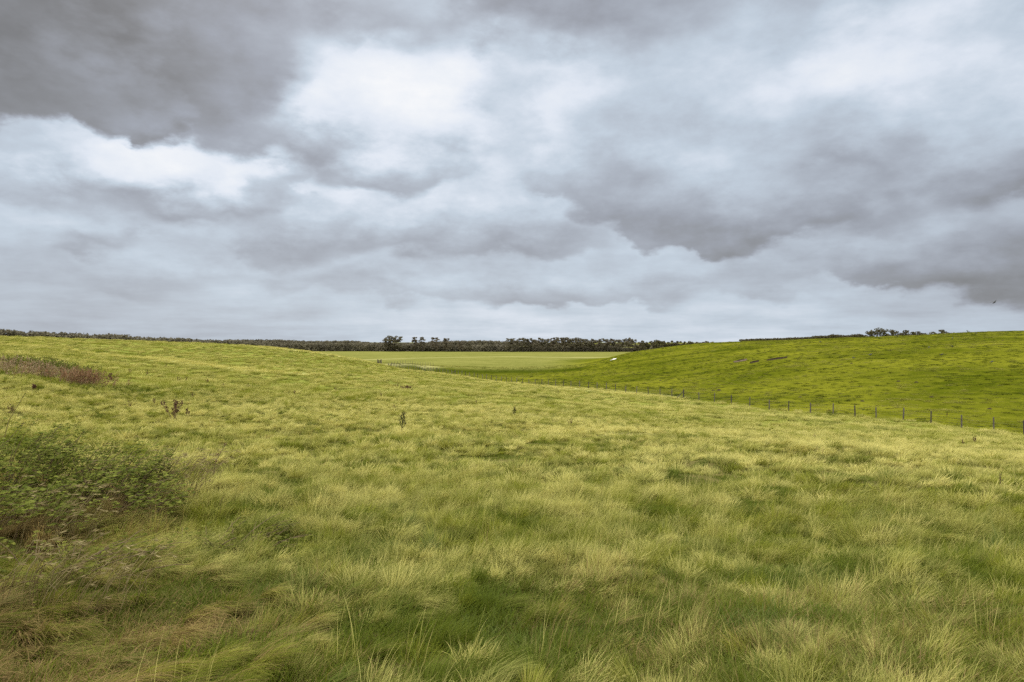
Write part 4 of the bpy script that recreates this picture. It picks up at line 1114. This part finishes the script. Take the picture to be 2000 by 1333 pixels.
    L = layer(L, [(1000, 392), (1060, 395), (1150, 420), (1250, 478), (1330, 486), (1420, 513), (1460, 506), (1505, 482), (1560, 476), (1640, 465), (1720, 450), (1800, 436), (1900, 420), (2000, 402)], [(960, 0), (1080, .9), (1300, 1), (2000, 1)], [(1050, .40), (1200, .36), (1400, .32), (1500, .31), (1700, .33), (1850, .33), (2000, .28)], [(1050, .80), (1200, .52), (1400, .60), (1700, .50), (1850, .58), (2000, .60)], [(1000, .25), (1300, .36), (1500, .30), (1700, .22), (2000, .30)], .45)
    L = layer(L, [(1000, 400), (1060, 392), (1150, 392), (1250, 385), (1340, 372), (1450, 350), (1560, 335), (1620, 345), (1700, 368), (1760, 352), (1840, 320), (1950, 300)], [(980, 0), (1060, .6), (1200, .9), (1330, .6), (1450, .3), (1560, .35), (1620, .9), (1770, .8), (1850, .1), (2000, 0)], [(1050, .52), (1200, .42), (1350, .50), (1500, .58), (1650, .42), (1750, .42), (1850, .6)], [(1000, .92), (1120, .78), (1250, .66), (1350, .66), (1500, .66), (1650, .66), (1800, .72), (2000, .76)], 6.5, 1.0)
    L = layer(L, [(0, 384), (60, 400), (160, 420), (260, 430), (350, 443), (430, 450), (520, 440), (600, 412), (650, 396)], [(0, .35), (60, .9), (200, 1), (500, 1), (610, .8), (660, 0)], [(0, .52), (80, .44), (200, .40), (400, .39), (520, .42), (620, .5)], [(0, .70), (100, .76), (230, .92), (330, .94), (420, .88), (480, .98), (540, .84), (620, .64)], 3.6, .5)
    L = layer(L, [(300, 262), (430, 298), (540, 325), (600, 350), (660, 365), (740, 380), (830, 374), (880, 360), (960, 368), (1040, 360)], [(300, 0), (360, .9), (500, 1), (900, 1), (960, .6), (1060, 0)], [(330, .40), (450, .40), (560, .41), (680, .42), (800, .44), (900, .58), (1000, .7)], [(330, .42), (450, .50), (530, .66), (600, .86), (700, .97), (880, 1.0), (1000, .88), (1100, .85)], [(330, .3), (600, .25), (800, .24), (1000, .3)], .55)
    # bright open part under the top bank, right
    L = layer(L, [(1050, 300), (1200, 230), (1400, 250), (1600, 260), (1800, 270), (2000, 270)], [(1000, 0), (1150, .6), (1400, .5), (1600, .8), (2000, .8)], [(1000, .8), (1300, .66), (1500, .64), (1700, .68), (2000, .66)], [(1000, .9), (1300, .74), (1500, .66), (1700, .84), (2000, .78)], 5.0, 2.5)
    L = layer(L, [(0, 232), (90, 246), (130, 263), (190, 256), (240, 248), (290, 272), (340, 276), (430, 270), (500, 232), (560, 150), (620, 107), (720, 106), (840, 86), (950, 66), (1060, 93), (1200, 97), (1330, 82), (1420, 42), (1600, 25), (1800, 0), (2000, -60)],
              [(0, 1), (1300, 1), (1600, .9), (2000, .8)], [(0, .18), (200, .20), (350, .23), (480, .28), (600, .37), (800, .34), (1000, .33), (1150, .32), (1330, .37), (1500, .52), (1800, .6)],
              [(0, .19), (250, .21), (420, .30), (600, .34), (800, .35), (1000, .32), (1200, .32), (1400, .42), (1700, .5)], 8.0, [(0, .55), (300, .7), (420, 1.4), (520, 2.6), (600, 1.7), (720, .9), (1060, 1.1), (1330, 1.6), (2000, 2.5)])
    L = N.m('MULTIPLY', L, N.m('ADD', 1.0, N.m('ADD', N.m('MULTIPLY', N.m('SUBTRACT', n3, 0.5), 0.50), N.m('MULTIPLY', N.m('SUBTRACT', n4, 0.5), 0.22))))
    sh = N.n('ShaderNodeVectorMath', operation='ADD'); N.link(flat.outputs[0], sh.inputs[0]); sh.inputs[1].default_value = (0, 0, 0.075)
    e1 = N.noise(flat.outputs[0], 5.2, 7, 0.56); e2 = N.noise(sh.outputs[0], 5.2, 7, 0.56)
    emb = N.m('MULTIPLY', N.m('SUBTRACT', e1, e2), N.sstep(0.0, 9.0, el))
    L = N.m('MULTIPLY', L, N.m('ADD', 1.0, N.m('MULTIPLY', emb, 0.85)))
    L = N.m('SUBTRACT', L, N.m('MULTIPLY', N.m('MAXIMUM', N.m('SUBTRACT', L, 0.80), 0.0), 0.55))
    # the rest of the sky dome: overcast, brighter overhead
    Lg = N.m('ADD', N.m('ADD', 0.72, N.m('MULTIPLY', N.m('MAXIMUM', Zc, 0.0), 2.2)), N.m('MULTIPLY', N.m('SUBTRACT', n3, 0.5), 1.1))
    front = N.m('MULTIPLY', N.sstep(70.0, 44.0, N.m('ABSOLUTE', az)), N.sstep(44.0, 29.0, el))
    L = N.mixf(front, Lg, L)
    ramp = N.n('ShaderNodeValToRGB'); N.link(L, ramp.inputs[0]); cr = ramp.color_ramp
    stops = [(0.0, (1.0, .985, .98)), (.20, (.965, .985, 1.03)), (.36, (.92, .99, 1.14)), (.62, (.88, 1.01, 1.16)), (.8, (.93, 1.0, 1.11)), (.97, (1.0, 1.0, 1.0))]
    while len(cr.elements) < len(stops): cr.elements.new(0.5)
    for e_, (p_, c_) in zip(cr.elements, stops): e_.position = p_; e_.color = (c_[0] / 1.2, c_[1] / 1.2, c_[2] / 1.2, 1)
    sc_ = N.n('ShaderNodeVectorMath', operation='SCALE'); N.link(ramp.outputs[0], sc_.inputs[0]); N.link(N.m('MULTIPLY', L, 12.0), sc_.inputs['Scale'])
    mx = N.mixc(0.96, sky.outputs[0], sc_.outputs[0])
    N.link(mx, bg.inputs[0])
build_world()
ld = bpy.data.lights.new('sun', 'SUN'); ld.energy = 1.5; ld.angle = radians(16); ld.color = (1.0, 0.94, 0.84)
sun = bpy.data.objects.new('sun', ld); COL.objects.link(sun)
sun.rotation_euler = (radians(90 - SUN_EL), 0, radians(180 - SUN_AZ)); sun.location = (0, 0, 60)

cam = bpy.data.cameras.new('camera'); cam.lens = 24; cam.sensor_width = 36; cam.clip_end = 20000; cam.clip_start = 0.05
co = bpy.data.objects.new('camera', cam); COL.objects.link(co); co.location = (0, 0, EYE); co.rotation_euler = (radians(90), 0, 0)
scene.camera = co
scene.render.engine = 'CYCLES'
vs = scene.view_settings; scene.display_settings.display_device = 'sRGB'
vs.view_transform = 'Standard'; vs.look = 'None'; vs.exposure = 0; vs.gamma = 1; vs.use_curve_mapping = False
cy = scene.cycles
cy.max_bounces = 6; cy.diffuse_bounces = 4; cy.glossy_bounces = 2; cy.transmission_bounces = 4; cy.transparent_max_bounces = 4
cy.use_denoising = False
